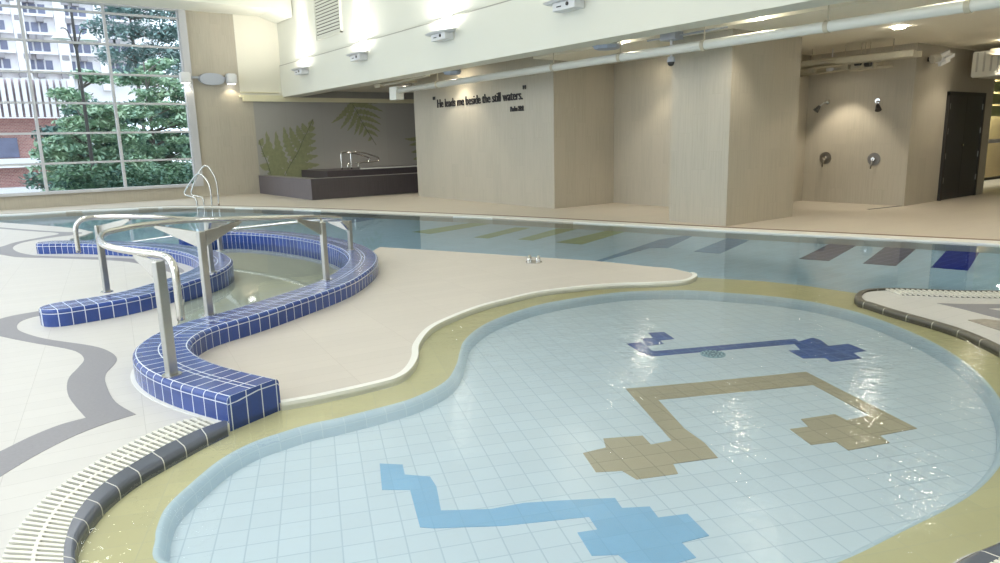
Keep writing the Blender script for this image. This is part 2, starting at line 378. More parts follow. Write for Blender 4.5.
# --- near floor polygon : pool's left near edge, under the kerb of the left, channel entrance, under kerb on the right, dark coping, behind the camera
pool_left=[(-7.5,19.6),(-3,19.2)]+[G2(*p) for p in [(0,222.3),(35,224.8),(60,226.7),(80,229),(93,231.8),(84,235),(70,239)]]
cl_path=[(p.x,p.y) for p in CL_]
i_br=int(len(cl_path)*.80)
under_L=cl_path[4:i_br]
cr_path=[(p.x,p.y) for p in CR_]
# entrance line from kerb L (lower arm) to kerb R
i_r=min(range(len(CR_)),key=lambda i:(CR_[i]-G(152,342,.15)).length)
under_R=cr_path[:i_r][::-1]
floor_poly=pool_left+under_L+under_R+[(p.x,p.y) for p in din_all]+[(-7.5,-7.5)]
bm=B();prism(bm,floor_poly,-.45,0)
fl=tag(obj('floor',bm,DECK),kind='structure',label='pale tiled deck in the foreground and around the paddling pool')
# middle deck
mid=[(281,403),(320,396),(380,382.5),(400,376),(411,367),(416.5,356),(418,344),(431,328),(455,316),(482,306),(509,299),(540,292),(584,286.5),(618,284),(652,283),(683,281),(694.6,277),(694.6,273.6),(683,271),(669,268),(652,266.7),(595,261),(517,255.8),(421,249.5),(380,247)]
mids=cr(V2([G2(*p) for p in mid]),6)
i_top=min(range(len(CR_)),key=lambda i:(CR_[i]-G(372,247,.15)).length)
mid_poly=[(p.x,p.y) for p in mids]+[cr_path[i] for i in range(i_top,3,-1)]
bm=B();prism(bm,mid_poly,-.45,0)
tag(obj('floor',bm,tilemat('middle_deck_tile',hx(196,189,180),hx(180,172,163),math.radians(-8),.6,.15,.003,rough=.42,var=.02,noise=.03,fine=14)),kind='structure')  # deck tile pattern in a duller tone, weaker daylight put into its colour
i_bu=min(range(len(CL_)),key=lambda i:(CL_[i]-G(222,251,.15)).length)
bm=B();prism(bm,cr_path[i_r:]+[G2(185,245,0)]+cl_path[i_bu:i_br],MZ-.05,MZ+.006)
tag(obj('pool_floor',bm,CHAN_),kind='structure')
# white coping on the middle deck's pool side
i_tip=min(range(len(mids)),key=lambda i:(mids[i]-G(694.6,275,0)).length)
ms=mids[:i_tip+6]
bm=B();strip(bm,offs(ms,.035),offs(ms,-.012),-.3,.006)
obj('trim_1',bm,COPE)['kind']='structure'
# far floor
far_poly=far_edge+[(30,-7.5),(30,23),(-7.5,23)]
bm=B();prism(bm,far_poly,-.45,0)
tag(obj('floor',bm,FARDECK),kind='structure')
fe=cr(V2(far_edge[1:]),6)
bm=B();strip(bm,offs(fe,-.01),offs(fe,.29),-.3,.006);obj('trim_2',bm,COPE)['kind']='structure'
bm=B();strip(bm,offs(fe,.30),offs(fe,.44),-.1,.003);obj('trim_3',bm,plain('drain_slot_brown',hx(128,108,92),.7))['kind']='structure'
# --- pool floors
outer=[(-8,-8),(13,-8),(13,23),(-8,23)]

# channel ramp
a=G(100,330);b=G(205,332)
e0=G(72,315,0);e1=G(155,339,0);dirn=Vector((e1-e0));dirn.z=0
per=Vector((-dirn.y,dirn.x,0)).normalized()
if per.dot(Vector((2.5,9,0))-e0)<0:per=-per
bm=B();tmx=2.9
def rz(p):
    t=max(0,min(tmx,(p-e0).dot(per)));return -.001-t*.036
Q=[(-.1,7.3),(.75,4.65),(2.0,5.75),(3.3,6.85),(2.9,8.6),(2.4,9.5),(1.2,8.6)]
q=[]
rings_=[]
NQ=12
for k in range(NQ+1):
    t=-.3+(tmx+.3)*k/NQ
    # slice of the channel at distance t from the entrance
    dn=dirn.normalized();c=e0+per*t
    w0,w1=-1.0-.25*t,1.75+(.2*t)
    w0+=.15*t; 
    a_,b_=c+dn*w0,c+dn*min(w1,1.2+.45*max(t,0)*0+.35)
    rings_.append([bm.verts.new((a_.x,a_.y,rz(a_))),bm.verts.new((b_.x,b_.y,rz(b_)))])
for a_,b_ in zip(rings_,rings_[1:]): bm.faces.new([a_[0],a_[1],b_[1],b_[0]])
# yellow ledge around the kids pool with the hole of the basin
basin=[(160,563),(156,539),(158.7,524),(167,507),(187.6,487),(219,461),(250,444),(280,433.5),(308,425),(340,418),(380,408),(414,398),(445,382),(456.5,365),(460,352),(465,340),(482,326),(509,314),(543,304),(584,297),(625,292),(669,290.6),(700,291),(727,293),(766,296),(809,301.5),(852,311),(891,324),(930,341),(961,359.5),(984,379),(999,398),(1008,420),(1008,443),(997,469),(967,497),(902,531),(835,563)]
bas=[G2(*p,LZ) for p in basin]+[(1.75,1.22),(1.35,1.35),(.95,1.65),(.68,2.05),(.56,2.4)]
basc=cr(V2(bas),5,closed=True)
ledge_out=[G2(690,277,LZ),G2(726,279,LZ),G2(760,281,LZ),G2(800,285,LZ),G2(862,294,LZ)]
# big polygon of ledge (hidden below the decks) : ring made with the outer loop far out under decks
ring=[(p[0],p[1]) for p in ledge_out]+[(8.3,1.2),(6.5,-.5),(3,-.6),(-.6,.2),(-.9,3),(.4,4.6),(1.3,4.6),(2.2,5.3),(4.3,5.8),(5.6,5.6)]
def ringmesh(bm,outer,inner,z0,z1):
    def area(L): return sum(L[i][0]*L[(i+1)%len(L)][1]-L[(i+1)%len(L)][0]*L[i][1] for i in range(len(L)))
    outer=[tuple(p[:2]) for p in outer];inner=[tuple(p[:2]) for p in inner]
    if area(outer)<0: outer=outer[::-1]
    if area(inner)>0: inner=inner[::-1]
    bi=min(((i,j) for i in range(len(outer)) for j in range(len(inner))),key=lambda q:math.dist(outer[q[0]],inner[q[1]]))
    from mathutils.geometry import tessellate_polygon
    O=outer[bi[0]:]+outer[:bi[0]];I=inner[bi[1]:]+inner[:bi[1]]
    P=[Vector((p[0],p[1],0)) for p in O]; Q_=[Vector((p[0],p[1],0)) for p in I]
    tris=tessellate_polygon([P,Q_]);vs=[bm.verts.new((p.x,p.y,z1)) for p in P+Q_]
    for t_ in tris:
        try: bm.faces.new([vs[k] for k in t_])
        except ValueError: pass
    n_=len(P);uo=[bm.verts.new((p.x,p.y,z0)) for p in P]
    for i in range(n_): bm.faces.new([uo[i],uo[(i+1)%n_],vs[(i+1)%n_],vs[i]])
bm2=B();ringmesh(bm2,ring,[(p.x,p.y) for p in basc],MZ-.05,LZ)
tag(obj('pool_ledge',bm2,LEDGE),kind='structure')
bm3=B();ringmesh(bm3,outer,[(p.x,p.y) for p in basc],MZ-.1,MZ);tag(obj('pool_floor',bm3,POOLF),kind='structure')
tag(obj('pool_ramp',bm,CHAN),kind='structure')
# ledge nose and the basin wall (light blue)
closed=basc+[basc[0]]
inn=[]
nb=len(basc)
cx=sum(p.x for p in basc)/nb;cy=sum(p.y for p in basc)/nb
for i in range(nb+1):
    p=basc[i%nb];t=(basc[(i+1)%nb]-basc[(i-1)%nb]).normalized();nn=Vector((-t.y,t.x,0))
    if nn.dot(Vector((cx,cy,0))-p)<0:nn=-nn
    inn.append(p+nn*.045)
out_=[closed[i]-(inn[i]-closed[i])*.25 for i in range(nb+1)]
bm=B();la=bm.loops.layers.uv.verify();u=0;rows=[]
for i in range(nb+1):
    if i:u+=(closed[i]-closed[i-1]).length
    o,p,q=out_[i],closed[i],inn[i]
    rows.append(([bm.verts.new((o.x,o.y,LZ-.01)),bm.verts.new((p.x,p.y,LZ+.004)),bm.verts.new((p.x*.6+q.x*.4,p.y*.6+q.y*.4,LZ-.002)),bm.verts.new((q.x*.8+p.x*.2,q.y*.8+p.y*.2,LZ-.03)),bm.verts.new((q.x,q.y,KZ-.02))],u))
vs_=[-.03,0,.02,.05,.17]
for i in range(nb):
    a,b=rows[i],rows[i+1]
    for k in range(4):
        f=bm.faces.new([a[0][k],b[0][k],b[0][k+1],a[0][k+1]])
        for l,qv in zip(f.loops,[(a[1],vs_[k]),(b[1],vs_[k]),(b[1],vs_[k+1]),(a[1],vs_[k+1])]): l[la].uv=qv
tag(obj('pool_wall',bm,KIDW,smooth=True),kind='structure')
bm=B();prism(bm,[(p.x,p.y) for p in basc],KZ-.06,KZ)
tag(obj('pool_floor',bm,KIDF),kind='structure')
# mosaics laid in the floor
def mosaic(name,polys,m,label,z,group=None,t=.003):
    bm=B()
    for k,pl in enumerate(polys): prism(bm,[G2(*p,z) for p in pl],z-.01,z+t-.0005*k)
    return tag(obj(name,bm,m),label,'mosaic',group)
mosaic('music_note_mosaic',[[(643,352.5),(795,339),(801,343.5),(652,356.5)],[(627,344),(641,342),(656,354),(645,355)],[(641,338.5),(656,338),(664,344),(647,346)],[(648,333),(664,332),(674.5,339),(656,341)],
 [(788.4,350.5),(800.4,350),(793.4,343),(812.5,337.6),(820.5,340),(828.5,346),(848.6,343.7),(866.7,351),(853.6,353),(861.6,358.5),(830.5,362),(825.5,358),(803.4,358.7)]],NAVY,'navy blue tile music note shape on the paddling pool floor, farthest of three','KZ' and KZ)
mosaic('music_note_mosaic',[[(626,389),(700,382.6),(806,372),(840.5,390),(872.7,406),(917,428.7),(879.5,435.7),(889.5,443),(848.4,450.6),(836,442),(811,445),(790,429.5),(808.6,427),(801,419.5),(834.7,414.5),(847,420.7),(870,415.5),(813,385),(658,400),(684.5,429),(704.7,443.4),(717.7,458),(673,464),(678,474),(636.7,479.6),(622,471),(596,472.4),(583,453.5),(606,448),(603.4,439),(642.5,436),(651,445),(672,441)]],BROWN,'tan tile double music note joined by a bar in the middle of the pool floor',KZ)
mosaic('music_note_mosaic',[[(379.7,464),(402.6,465),(404.8,475),(430,477),(436.5,487),(441,511),(491,509.5),(524,503.4),(560,501),(615,498.4),(622,508.5),(649.7,507),(658.4,518),(687.4,514.3),(709,536),(681.6,543),(696,558),(671,565),(640,572),(618,555),(591.8,556),(577.4,533),(597.6,530),(589,517),(560,520),(504,526),(434,528.5),(420,527.4),(410,490),(382,490)]],SKYB,'sky blue tile music note shape on the pool floor nearest the camera',KZ)
def key(pts,m,label): mosaic('floor_key_mosaic',[pts],m,label,MZ)
key([(799,259),(830,243.7),(858,244.8),(829,261)],KGREY,'dark grey tile bar on the large pool floor, left of the other grey bar')
key([(863,263.6),(886,246.4),(917,248),(896,266)],KGREY,'dark grey tile bar on the large pool floor, next to the navy bar')
key([(931,267.5),(947.6,249.5),(980,251.5),(968,270.6)],KNAVY,'deep navy tile bar on the large pool floor, rightmost')
key([(694,251.5),(728,238),(749,240.5),(720,253.8)],KBLUE,'faint slate blue tile bar on the large pool floor in front of the column')
key([(556,242.5),(608,230.5),(626,231.5),(582,244.5)],KOLIVE,'olive tile bar on the large pool floor, rightmost of three olive bars')
key([(518,239.5),(558,228.5),(577,229),(533,240.5)],KOLIVE,'olive tile bar on the large pool floor, middle of three olive bars')
key([(474,237.5),(515,227.5),(530,228),(488,238.5)],KOLIVE,'olive tile bar on the large pool floor, leftmost of three olive bars')
key([(593,262),(660,239.5),(697,234),(668,248),(650,248),(596,263)],KBLUE,'slim slate blue tile bar on the large pool floor beside the olive bars')
key([(412,232),(470,223),(490,224),(430,234)],KOLIVE,'pale olive tile bar in the deep left part of the large pool')
key([(330,222),(395,213),(412,213.5),(348,223.5)],KBLUE,'slate blue tile bar below the handrail end in the large pool')
# pool drain cover
t=thing('floor_drain',  'round grated drain cover on the paddling pool floor below the navy note','drain',G(713,354.5,KZ))
c0=G(713,354.5,KZ);bm=B();cyl(bm,c0+Vector((0,0,.001)),c0+Vector((0,0,.006)),.09,n=32);obj('drain_plate',bm,plain('drain_plastic',hx(160,196,208),.5),t)
bm=B()
for r in (.025,.05,.075):
    for k in range(14):
        a=2*PI*k/14+r*9;x,y=c0.x+math.cos(a)*r,c0.y+math.sin(a)*r;cyl(bm,(x,y,c0.z+.006),(x,y,c0.z+.009),.008,n=6)
obj('drain_hole',bm,plain('drain_hole_grey',hx(112,140,156),.6),t)
# water
wp=[(-7.6,-7.6),(12.6,-7.6),(12.6,22.6),(-7.6,22.6)]
lo_=[(p.x,p.y) for p in [Vector((a[0],a[1],0)) for a in ledge_out]]
kid_w=lo_+[(8.3,1.2),(6.5,-.5),(3,-.6),(-.6,.2),(-.9,3),(.4,3.95),(1.0,3.9),(1.3,4.2),(2.2,5.3),(4.3,5.8),(5.6,5.6)]
bm=B();sheet(bm,kid_w,WZ);o=up(obj('water_surface',bm,WATER));tag(o,'clear rippled water of the round paddling pool','water',kind='structure')
bm=B()
mw=lo_+[(8.3,1.2),(9.4,-7.6),(12.6,-7.6),(12.6,22.6),(-7.6,22.6),(-7.6,18.5),(.2,7.3),(-.2,6.6),(.6,4.8),(1.3,4.9),(2.2,5.3),(4.3,5.8),(5.6,5.6)]
sheet(bm,mw,WZ-.0005);tag(up(obj('water_surface',bm,WATERM)),'calm blue water of the large swimming pool','water',kind='structure')
# ------------------------------------------------------------------ blue kerbs
bm=B();kerb_solid(bm,CR_,lambda s:.175,round1=True)
tag(obj('tiled_kerb',bm,KERB),'long S-shaped cobalt blue tiled kerb wall with square near end beside the gutter grate','kerb')
bm=B();kerb_solid(bm,CL_,lambda s:.185,round0=True,round1=True)
tag(obj('tiled_kerb',bm,KERB),'C-shaped cobalt blue tiled kerb wall with round tip on the left deck','kerb')
# white sealing line at the foot of the kerbs
bm=B();o=offs([Vector((p.x,p.y,0)) for p in CR_[:i_r]],.175);o2=offs([Vector((p.x,p.y,0)) for p in CR_[:i_r]],.20)
strip(bm,o,o2,-.05,.004);obj('trim_4',bm,COPE)['kind']='structure'
# ------------------------------------------------------------------ dark coping + grate
def mpath(L,n=5): return cr(V2([G2(*p) for p in L]),n)
def even(pl,n):
    d=[0]
    for a,b in zip(pl,pl[1:]): d.append(d[-1]+(b-a).length)
    o=[];j=0
    for i in range(n):
        s=d[-1]*i/(n-1)
        while j<len(pl)-2 and d[j+1]<s:j+=1
        k=(s-d[j])/max(1e-9,d[j+1]-d[j]);o.append(pl[j]+(pl[j+1]-pl[j])*min(1,k))
    return o
ki=even(mpath(dark_in),60);ko=even(mpath(dark_out),60)
def bull(bm,I,O,z1,zb=-.3):
    la=bm.loops.layers.uv.verify();n=len(I);u=0;V=[]
    for i in range(n):
        if i:u+=(I[i]-I[i-1]).length
        d=(O[i]-I[i]);W=d.length;dn_=d.normalized();r=min(.03,W*.4)
        P=[(0,zb),(0,z1-r)]+[(r-r*math.cos(k*PI/8),z1-r+r*math.sin(k*PI/8)) for k in (1,2,3)]+[(r,z1),(W,z1),(W,zb)]
        V.append(([bm.verts.new((I[i].x+dn_.x*a,I[i].y+dn_.y*a,b)) for a,b in P],u))
    vv=[.4,.1,.09,.08,.07,.06,0,-.4]
    for i in range(n-1):
        a,b=V[i],V[i+1]
        for k in range(7):
            f=bm.faces.new([a[0][k],b[0][k],b[0][k+1],a[0][k+1]])
            for l,q in zip(f.loops,[(a[1],vv[k]),(b[1],vv[k]),(b[1],vv[k+1]),(a[1],vv[k+1])]): l[la].uv=q
    bm.faces.new(V[0][0]);bm.faces.new(V[-1][0])
bm=B();bull(bm,ki,ko,.012);tag(obj('coping_edge',bm,DARK),'charcoal bullnose tile edge along the left gutter grate and yellow ledge','kerb')
def grate(name,label,I,O,n,z=.012,spine=(.45,.55),sw=.6):
    t=thing(name,label,'grate',(I[len(I)//2]))
    bm=B();
    strip(bm,I,O,-.03,.002)
    obj('gutter_channel',bm,GUTTER,t)
    I2=even(I,n+1);O2=even(O,n+1)
    bm=B()
    for i in range(n):
        a0,b0=I2[i],O2[i];a1=I2[i].lerp(I2[i+1],sw);b1=O2[i].lerp(O2[i+1],sw)
        prism(bm,[(a0.x,a0.y),(b0.x,b0.y),(b1.x,b1.y),(a1.x,a1.y)],-.014,z)
    obj('grate_slats',bm,GRATE,t)
    bm=B();m1=[a.lerp(b,spine[0]) for a,b in zip(I2,O2)];m2=[a.lerp(b,spine[1]) for a,b in zip(I2,O2)]
    strip(bm,m1,m2,-.013,z-.001);obj('grate_spine',bm,GRATE,t)
go=even(mpath(gr_out),60)
grate('gutter_grate','white slatted gutter grate curving along the left side of the paddling pool',ko[2:],go[2:],54,spine=(.46,.53),sw=.52)
# right side dark edge
rf=mpath(right_front,6)
rt_in=[(1000,541),(952,563)]
i0=min(range(len(rf)),key=lambda i:(rf[i]-G(900,288.7)).length)
tst=len(rf)//5
ro=min((offs(rf,-.055),offs(rf,.055)),key=lambda L:(L[tst]-G(985,315)).length)
bm=B();bull(bm,rf,ro,.012);tag(obj('coping_edge',bm,DARKR),'dark tile edge wrapping the pointed deck on the right','kerb')
i1=min(range(len(ro)),key=lambda i:(rf[i]-G(880,288.5)).length)
RI=ro[i1:];sgn=1 if (offs(RI,.3)[3]-G(930,300)).length<(offs(RI,-.3)[3]-G(930,300)).length else -1
grate('gutter_grate','white slatted gutter grate along the far edge of the right deck',RI,offs(RI,.24*sgn),22,sw=.36)
# bottom right corner edge
nr=cr(V2([G2(1000,541),G2(952,563)]+[(2.2,.79),(1.7,.84)]),6)
nr2=[p+ (p-Vector((2.6,2.2,0))).normalized()*.075 for p in nr];nr3=[p+ (p-Vector((2.6,2.2,0))).normalized()*.30 for p in nr]
ext=[Vector((3.15,.82,0))]
bm=B();bull(bm,nr,nr2,.012);tag(obj('coping_edge',bm,DARK),'charcoal bullnose tile edge in the bottom right corner of the view','kerb')
grate('gutter_grate','white slatted gutter grate in the bottom right corner of the view',nr2,nr3,40)
# ------------------------------------------------------------------ grey inlays
def inlay(n,px,sm=True):
    bm=B();P=[G2(*p) for p in px]
    prism(bm,P,-.02,.002);obj('trim_%d'%n,bm,INLAY)['kind']='structure'
def cpx(L,n=5): return [(p.x,p.y) for p in cr([Vector((a,b,0)) for a,b in L],n)]
inlay(5,cpx([(136,414.5),(105,424),(70,438),(35,456),(-3,479),(-40,505)])+cpx([(-40,468),(-3,453),(30,437),(60,425),(86,418)])+cpx([(86,418),(69,397),(68,380),(78,368),(84,360),(79,353),(65,348.5),(28,342),(-3,335.5),(-20,330),(-12,323),(0,319),(14,315.5),(40,311)])+cpx([(44,315),(30,318),(20,322),(17,327),(22,332),(46,339),(92,346),(110,352),(117,359),(113,366),(106,374),(106,384),(115.5,402),(136,414.5)]))
inlay(6,cpx([(-20,225),(0,227.3),(30,229.8),(60,231.8),(82,232.3)])+cpx([(82,233.5),(70,235.3),(45,238.5),(22,242.8),(13,247.5),(18,252),(35,255.5),(60,256.5),(100,257.5),(135,259),(158,263),(178,267),(184,272),(172,273)])+cpx([(150,266),(120,261),(60,258.4),(20,257.3),(0,254.5),(-20,252)])+cpx([(-20,250),(0,247),(15,242.5),(40,237.5),(58,234.3),(54,232.6),(30,231),(0,228.6),(-20,226.6)]))
inlay(7,[(937,303.3),(960,304),(1003,304.3),(1003,308),(987,308.5),(1003,311.5),(1003,319.5),(985,315),(965,309.8)])
t=tag(obj('floor_plaque',(lambda bm:(prism(bm,[G2(*p) for p in [(968,320.4),(985,319.2),(1003,321.5),(1003,331.5),(990,327.5)]],-.01,.004),bm)[1])(B()),plain('mottled_plaque',hx(150,142,130),.4,noise=.6,scale=26)),'mottled grey inlaid floor plaque on the right deck at the picture edge','plaque')
# ------------------------------------------------------------------ handrails
def path3(L): return [G(x,y,z) for x,y,z in L]
def bracket(bm,p0,p1,h0=.13,h1=.02,t=.011):
    p0=Vector(p0);p1=Vector(p1);d=(p1-p0);d.z=0;side=Vector((-d.y,d.x,0)).normalized()*t
    vs=[bm.verts.new(q) for q in (p0+side,p0-side,p0-side-Vector((0,0,h0)),p0+side-Vector((0,0,h0)),p1+side,p1-side,p1-side-Vector((0,0,h1)),p1+side-Vector((0,0,h1)))]
    for f in [(0,1,2,3),(7,6,5,4),(0,4,5,1),(1,5,6,2),(2,6,7,3),(3,7,4,0)]: bm.faces.new([vs[i] for i in f])
def handrail(name,label,raw,posts,end_z,r=.0215):
    base=G(*posts[0][:2],.15)
    t=thing(name,label,'handrail',base)
    top=G(*raw[0][:2],raw[0][2])
    P=[Vector((top.x,top.y,end_z)),Vector((top.x,top.y,(end_z+top.z)/2)),Vector((top.x,top.y,top.z-.07))]
    rest=path3(raw[1:])
    d=(rest[0]-top).normalized()
    P+= [top+Vector((0,0,-.02))+d*.02, top+d*.07]+rest
    sm=smooth(resample(cr(P,6),.03),3)
    bm=B();tube(bm,sm,r,14);obj('rail',bm,STEEL,t,smooth=True)
    for (bx,by,zt,wd) in posts:
        b=G(bx,by,.15);bm=B()
        ax=Vector((math.cos(.6),math.sin(.6),0));ay=Vector((-ax.y,ax.x,0))
        obox(bm,b+Vector((0,0,(zt-.15)/2)),ax,ay,Vector((0,0,1)),wd,wd*.55,(zt-.15)/2)
        bmesh.ops.bevel(bm,geom=list(bm.edges),offset=.004,segments=1,affect='EDGES')
        p=obj('post',bm,STEELB,t)
        bm=B();cyl(bm,b+Vector((0,0,.0)),b+Vector((0,0,.008)),.055,n=20);f=obj('foot_plate',bm,STEEL,p)
        f.matrix_parent_inverse.identity();f.data.transform(Matrix.Translation(-t.location))
        # bracket to the two nearest rail points either side
        near=sorted(range(3,len(sm)),key=lambda i:(Vector((sm[i].x,sm[i].y))-Vector((b.x,b.y))).length+ .6*abs(sm[i].z-zt))[0]
        for dk in (-11,11):
            i=near+dk
            if i<9 or i>len(sm)-1: continue
            q=sm[i]
            bm=B();bracket(bm,(b.x,b.y,zt-.005),(q.x,q.y,q.z-r*.6));obj('bracket',bm,WPLAST if False else STEEL,t)
    return sm
rail1=[(174,261,.84),(160,255,.85),(130,251,.86),(108,246.5,.87),(100,240,.88),(105,233,.88),(125,228,.88),(150,224,.88),(190,220.5,.88),(230,219,.87),(270,218,.84),(300,217.2,.80),(325,217,.72),(338,218,.62),(340,219.5,.57),(325,220.2,.5),(305,221.5,.44),(270,225,.36),(228,229.5,.28),(170,237,.15),(133,242,.05)]
handrail('handrail','brushed steel handrail bending along the S-shaped blue kerb, nearest the camera',rail1,[(172,375,.83,.034),(209.5,315,.82,.034),(326.5,280,.72,.034),(351,250,.52,.034)],.50)
rail2=[(74,221,.84),(84,218.3,.86),(100,217,.86),(150,217,.85),(190,219.2,.8),(215,220,.72),(232,221,.62),(238,223.3,.55),(232,226,.5),(222,228,.45)]
handrail('handrail','brushed steel handrail above the C-shaped blue kerb, second from the camera',rail2,[(107,292,.78,.03),(212,272,.70,.03),(220.5,250.5,.45,.03)],.55)
# ------------------------------------------------------------------ room shell
WYF=22.72
def st(name,bm,m,label=None):
    o=obj(name,bm,m);o['kind']='structure'
    if label:o['label']=label
    return o
MX=[-6.1,-4.18,-2.26,-.34,1.58,3.50,5.42]
ZS=[.38,1.16,1.96,2.76,3.55,4.35,5.17]
bm=B();box(bm,-7.5,5.62,WYF,WYF+.3,-.05,.36);st('wall_left',bm,WX)
bm=B();box(bm,5.62,7.0,WYF,WYF+.3,-.05,6.7);st('wall_left',bm,WX)
bm=B();box(bm,7.0,7.37,WYF,WYF+.3,-.05,3.0);st('wall_left',bm,WX)
bm=B();box(bm,7.0,8.4,WYF,WYF+.3,3.0,6.7);st('wall_left',bm,plain('cream_panel',hx(226,222,206),.6,noise=.01))
bm=B();box(bm,-7.5,5.62,WYF,WYF+.3,5.42,6.7);st('wall_left',bm,WHITE)
# ledge / header above the mural
bm=B();box(bm,6.95,8.5,WYF-.06,WYF,2.98,3.05);box(bm,7.05,14.0,WYF-.10,WYF-.001,2.86,3.0);box(bm,7.0,8.2,WYF-.05,WYF,3.12,3.15);st('trim_8',bm,CREAM)
bm=B();box(bm,7.37,14.5,WYF,WYF+.3,-.05,3.0);box(bm,8.4,14.5,WYF,WYF+.3,3.0,3.4);st('wall_far',bm,MURAL,'grey mural wall of the alcove')
# windows
bm=B();box(bm,-7.5,5.62,WYF-.08,WYF+.16,.34,.42);box(bm,-7.5,5.62,WYF-.08,WYF+.12,5.38,5.46);box(bm,5.42,5.62,WYF-.10,WYF+.12,.42,5.42)
w=st('window_1',bm,ALU,'tall gridded window wall looking onto trees and a block of flats')
w.location=(0,0,0)
for x in MX:
    bm=B();box(bm,x-.036,x+.036,WYF-.05,WYF+.07,.42,5.4);obj('mullion',bm,ALU,w)
for z in ZS[1:]:
    bm=B();box(bm,-7.5,5.45,WYF-.04,WYF+.06,z-.028,z+.028);obj('transom',bm,ALU,w)
bm=B();box(bm,-7.5,5.45,WYF+.01,WYF+.02,.4,5.42);obj('pane',bm,GLASS,w)
# beam and upper wall
BX=8.31
bm=B();box(bm,BX,BX+.5,-7.5,WYF+.2,3.0,3.97);st('wall_right',bm,WHITE,'deep white beam carrying the uplights')
bm=B();box(bm,BX+.03,BX+.5,-7.5,WYF+.2,3.97,6.7);st('wall_right',bm,WHITE)
bm=B();box(bm,BX-.006,BX+.03,-7.5,WYF,3.955,3.975);st('trim_10',bm,plain('seam_shadow_grey',hx(176,172,160),.7))  # grey strip paints the shadow line of the beam's seam
# second shallower beam behind
bm=B();box(bm,9.35,30,-7.5,11.32,3.05,3.219);st('ceiling',bm,CEIL,'dropped cream soffit over the column and showers')
bm=B();box(bm,BX+.5,30,-7.5,WYF+.2,3.22,3.4);st('ceiling',bm,CEIL)
bm=B();box(bm,-7.5,BX+.03,-7.5,WYF,6.6,6.8);st('ceiling',bm,WHITE)
# bulkhead above the window with chamfer
bm=B();P=[(-7.5,5.42),(7.75,5.42),(8.31,5.24),(8.31,6.59),(-7.5,6.59)]
A=[bm.verts.new((x,WYF-.001,z)) for x,z in P];D=[bm.verts.new((x,21.3,z)) for x,z in P]
bm.faces.new(A);bm.faces.new(D[::-1])
for i in range(5): bm.faces.new([A[i],A[(i+1)%5],D[(i+1)%5],D[i]])
st('ceiling',bm,WHITE)
# back parts
bm=B();box(bm,9.88,11.66,11.33,17.05,0,3.22)
st('wall_text',bm,WY,'beige tiled wall carrying the lettering')
bm=B();box(bm,9.88,11.42,17.05,17.06,0,3.22);st('wall_text',bm,WX)
bm=B();box(bm,9.881,11.66,11.32,11.33,0,3.22);st('wall_text',bm,WX)
bm=B();box(bm,11.66,14.5,8.4,14,0,3.22);st('wall_back',bm,WY)
bm=B();box(bm,11.66,14.5,8.39,8.4,0,3.22);st('wall_back',bm,WX)
bm=B();box(bm,14.5,14.8,6.28,8.4,0,3.22);st('wall_back',bm,WY)
bm=B();box(bm,14.501,18.36,6.27,6.6,0,3.22);st('wall_back',bm,WX)
col=thing('column','square beige tiled column standing at the edge of the large pool','column',(10.5,7.6,0),kind='structure')
bm=B();box(bm,9.67,11.6,6.89,8.05,0,3.22);obj('column_core',bm,WY,col)
bm=B();box(bm,9.671,11.599,6.88,6.89,0,3.22);obj('column_face',bm,WX,col)
bm=B();box(bm,14.4,14.5,14,WYF,0,3.22);box(bm,11.42,14.5,14,14.1,0,3.22);st('wall_back',bm,WY)
# enclosure out of view
def openwall(name,axis,pos,a0,a1,z0,z1,m):
    bm=B()
    if axis=='x': box(bm,pos-.2,pos,a0,a1,z0,z1)
    else: box(bm,a0,a1,pos-.2,pos,z0,z1)
    return st(name,bm,m)
openwall('wall_near','y',-7.5,-7.7,30,-.4,6.8,WHITE)
openwall('wall_side','x',-7.5,-7.7,23,-.4,.5,WHITE);openwall('wall_side','x',-7.5,-7.7,23,5.4,6.8,WHITE)
bm=B();
for k in range(9): box(bm,-7.68,-7.55,-7.5+3.7*k,-7.35+3.7*k,.5,5.4)
w2=st('window_2',bm,ALU);
openwall('wall_end','x',30.2,-7.7,7,0,3.4,CREAM)
# glazed screen at far right
gs=thing('glass_screen','full height glazed screen at the right picture edge showing a bright planted area','screen',(19.5,6.4,0))
bm=B();box(bm,18.36,18.46,6.3,6.42,0,3.22);obj('screen_frame',bm,plain('pale_green_frame',hx(196,204,160),.4),gs)
bm=B();box(bm,18.46,24,6.35,6.37,0,3.22);obj('pane',bm,GLASS,gs)
bm=B();box(bm,18.46,24,6.3,6.42,1.12,1.2);obj('rail_bar',bm,ALU,gs)
bm=B();box(bm,18.46,24,6.31,6.41,.28,.33);obj('rail_bar',bm,DARKM,gs)
bm=B();
for k in range(5): box(bm,18.46,26,7.1,7.14,1.75+.3*k,2.0+.3*k)
tag(obj('louvre_blind',bm,plain('sage_louvre',hx(168,178,124),.6)),'sage green horizontal louvres behind the glazed screen','blind')
bm=B();box(bm,18.4,30,7.9,8.1,0,3.3);st('wall_end',bm,plain('warm_stone_wall',hx(190,166,120),.7,noise=.2,scale=2))
for x_,y_ in ((20.5,7.3),(23,7.3)):  # lamps added to brighten the area behind the glazed screen
    l=bpy.data.lights.new('screen_fill_lamp','AREA');l.shape='DISK';l.size=.5;l.energy=60;l.color=(1,1,.9)
    o=bpy.data.objects.new('screen_fill_lamp',l);C.objects.link(o);o.location=(x_,y_,2.95)
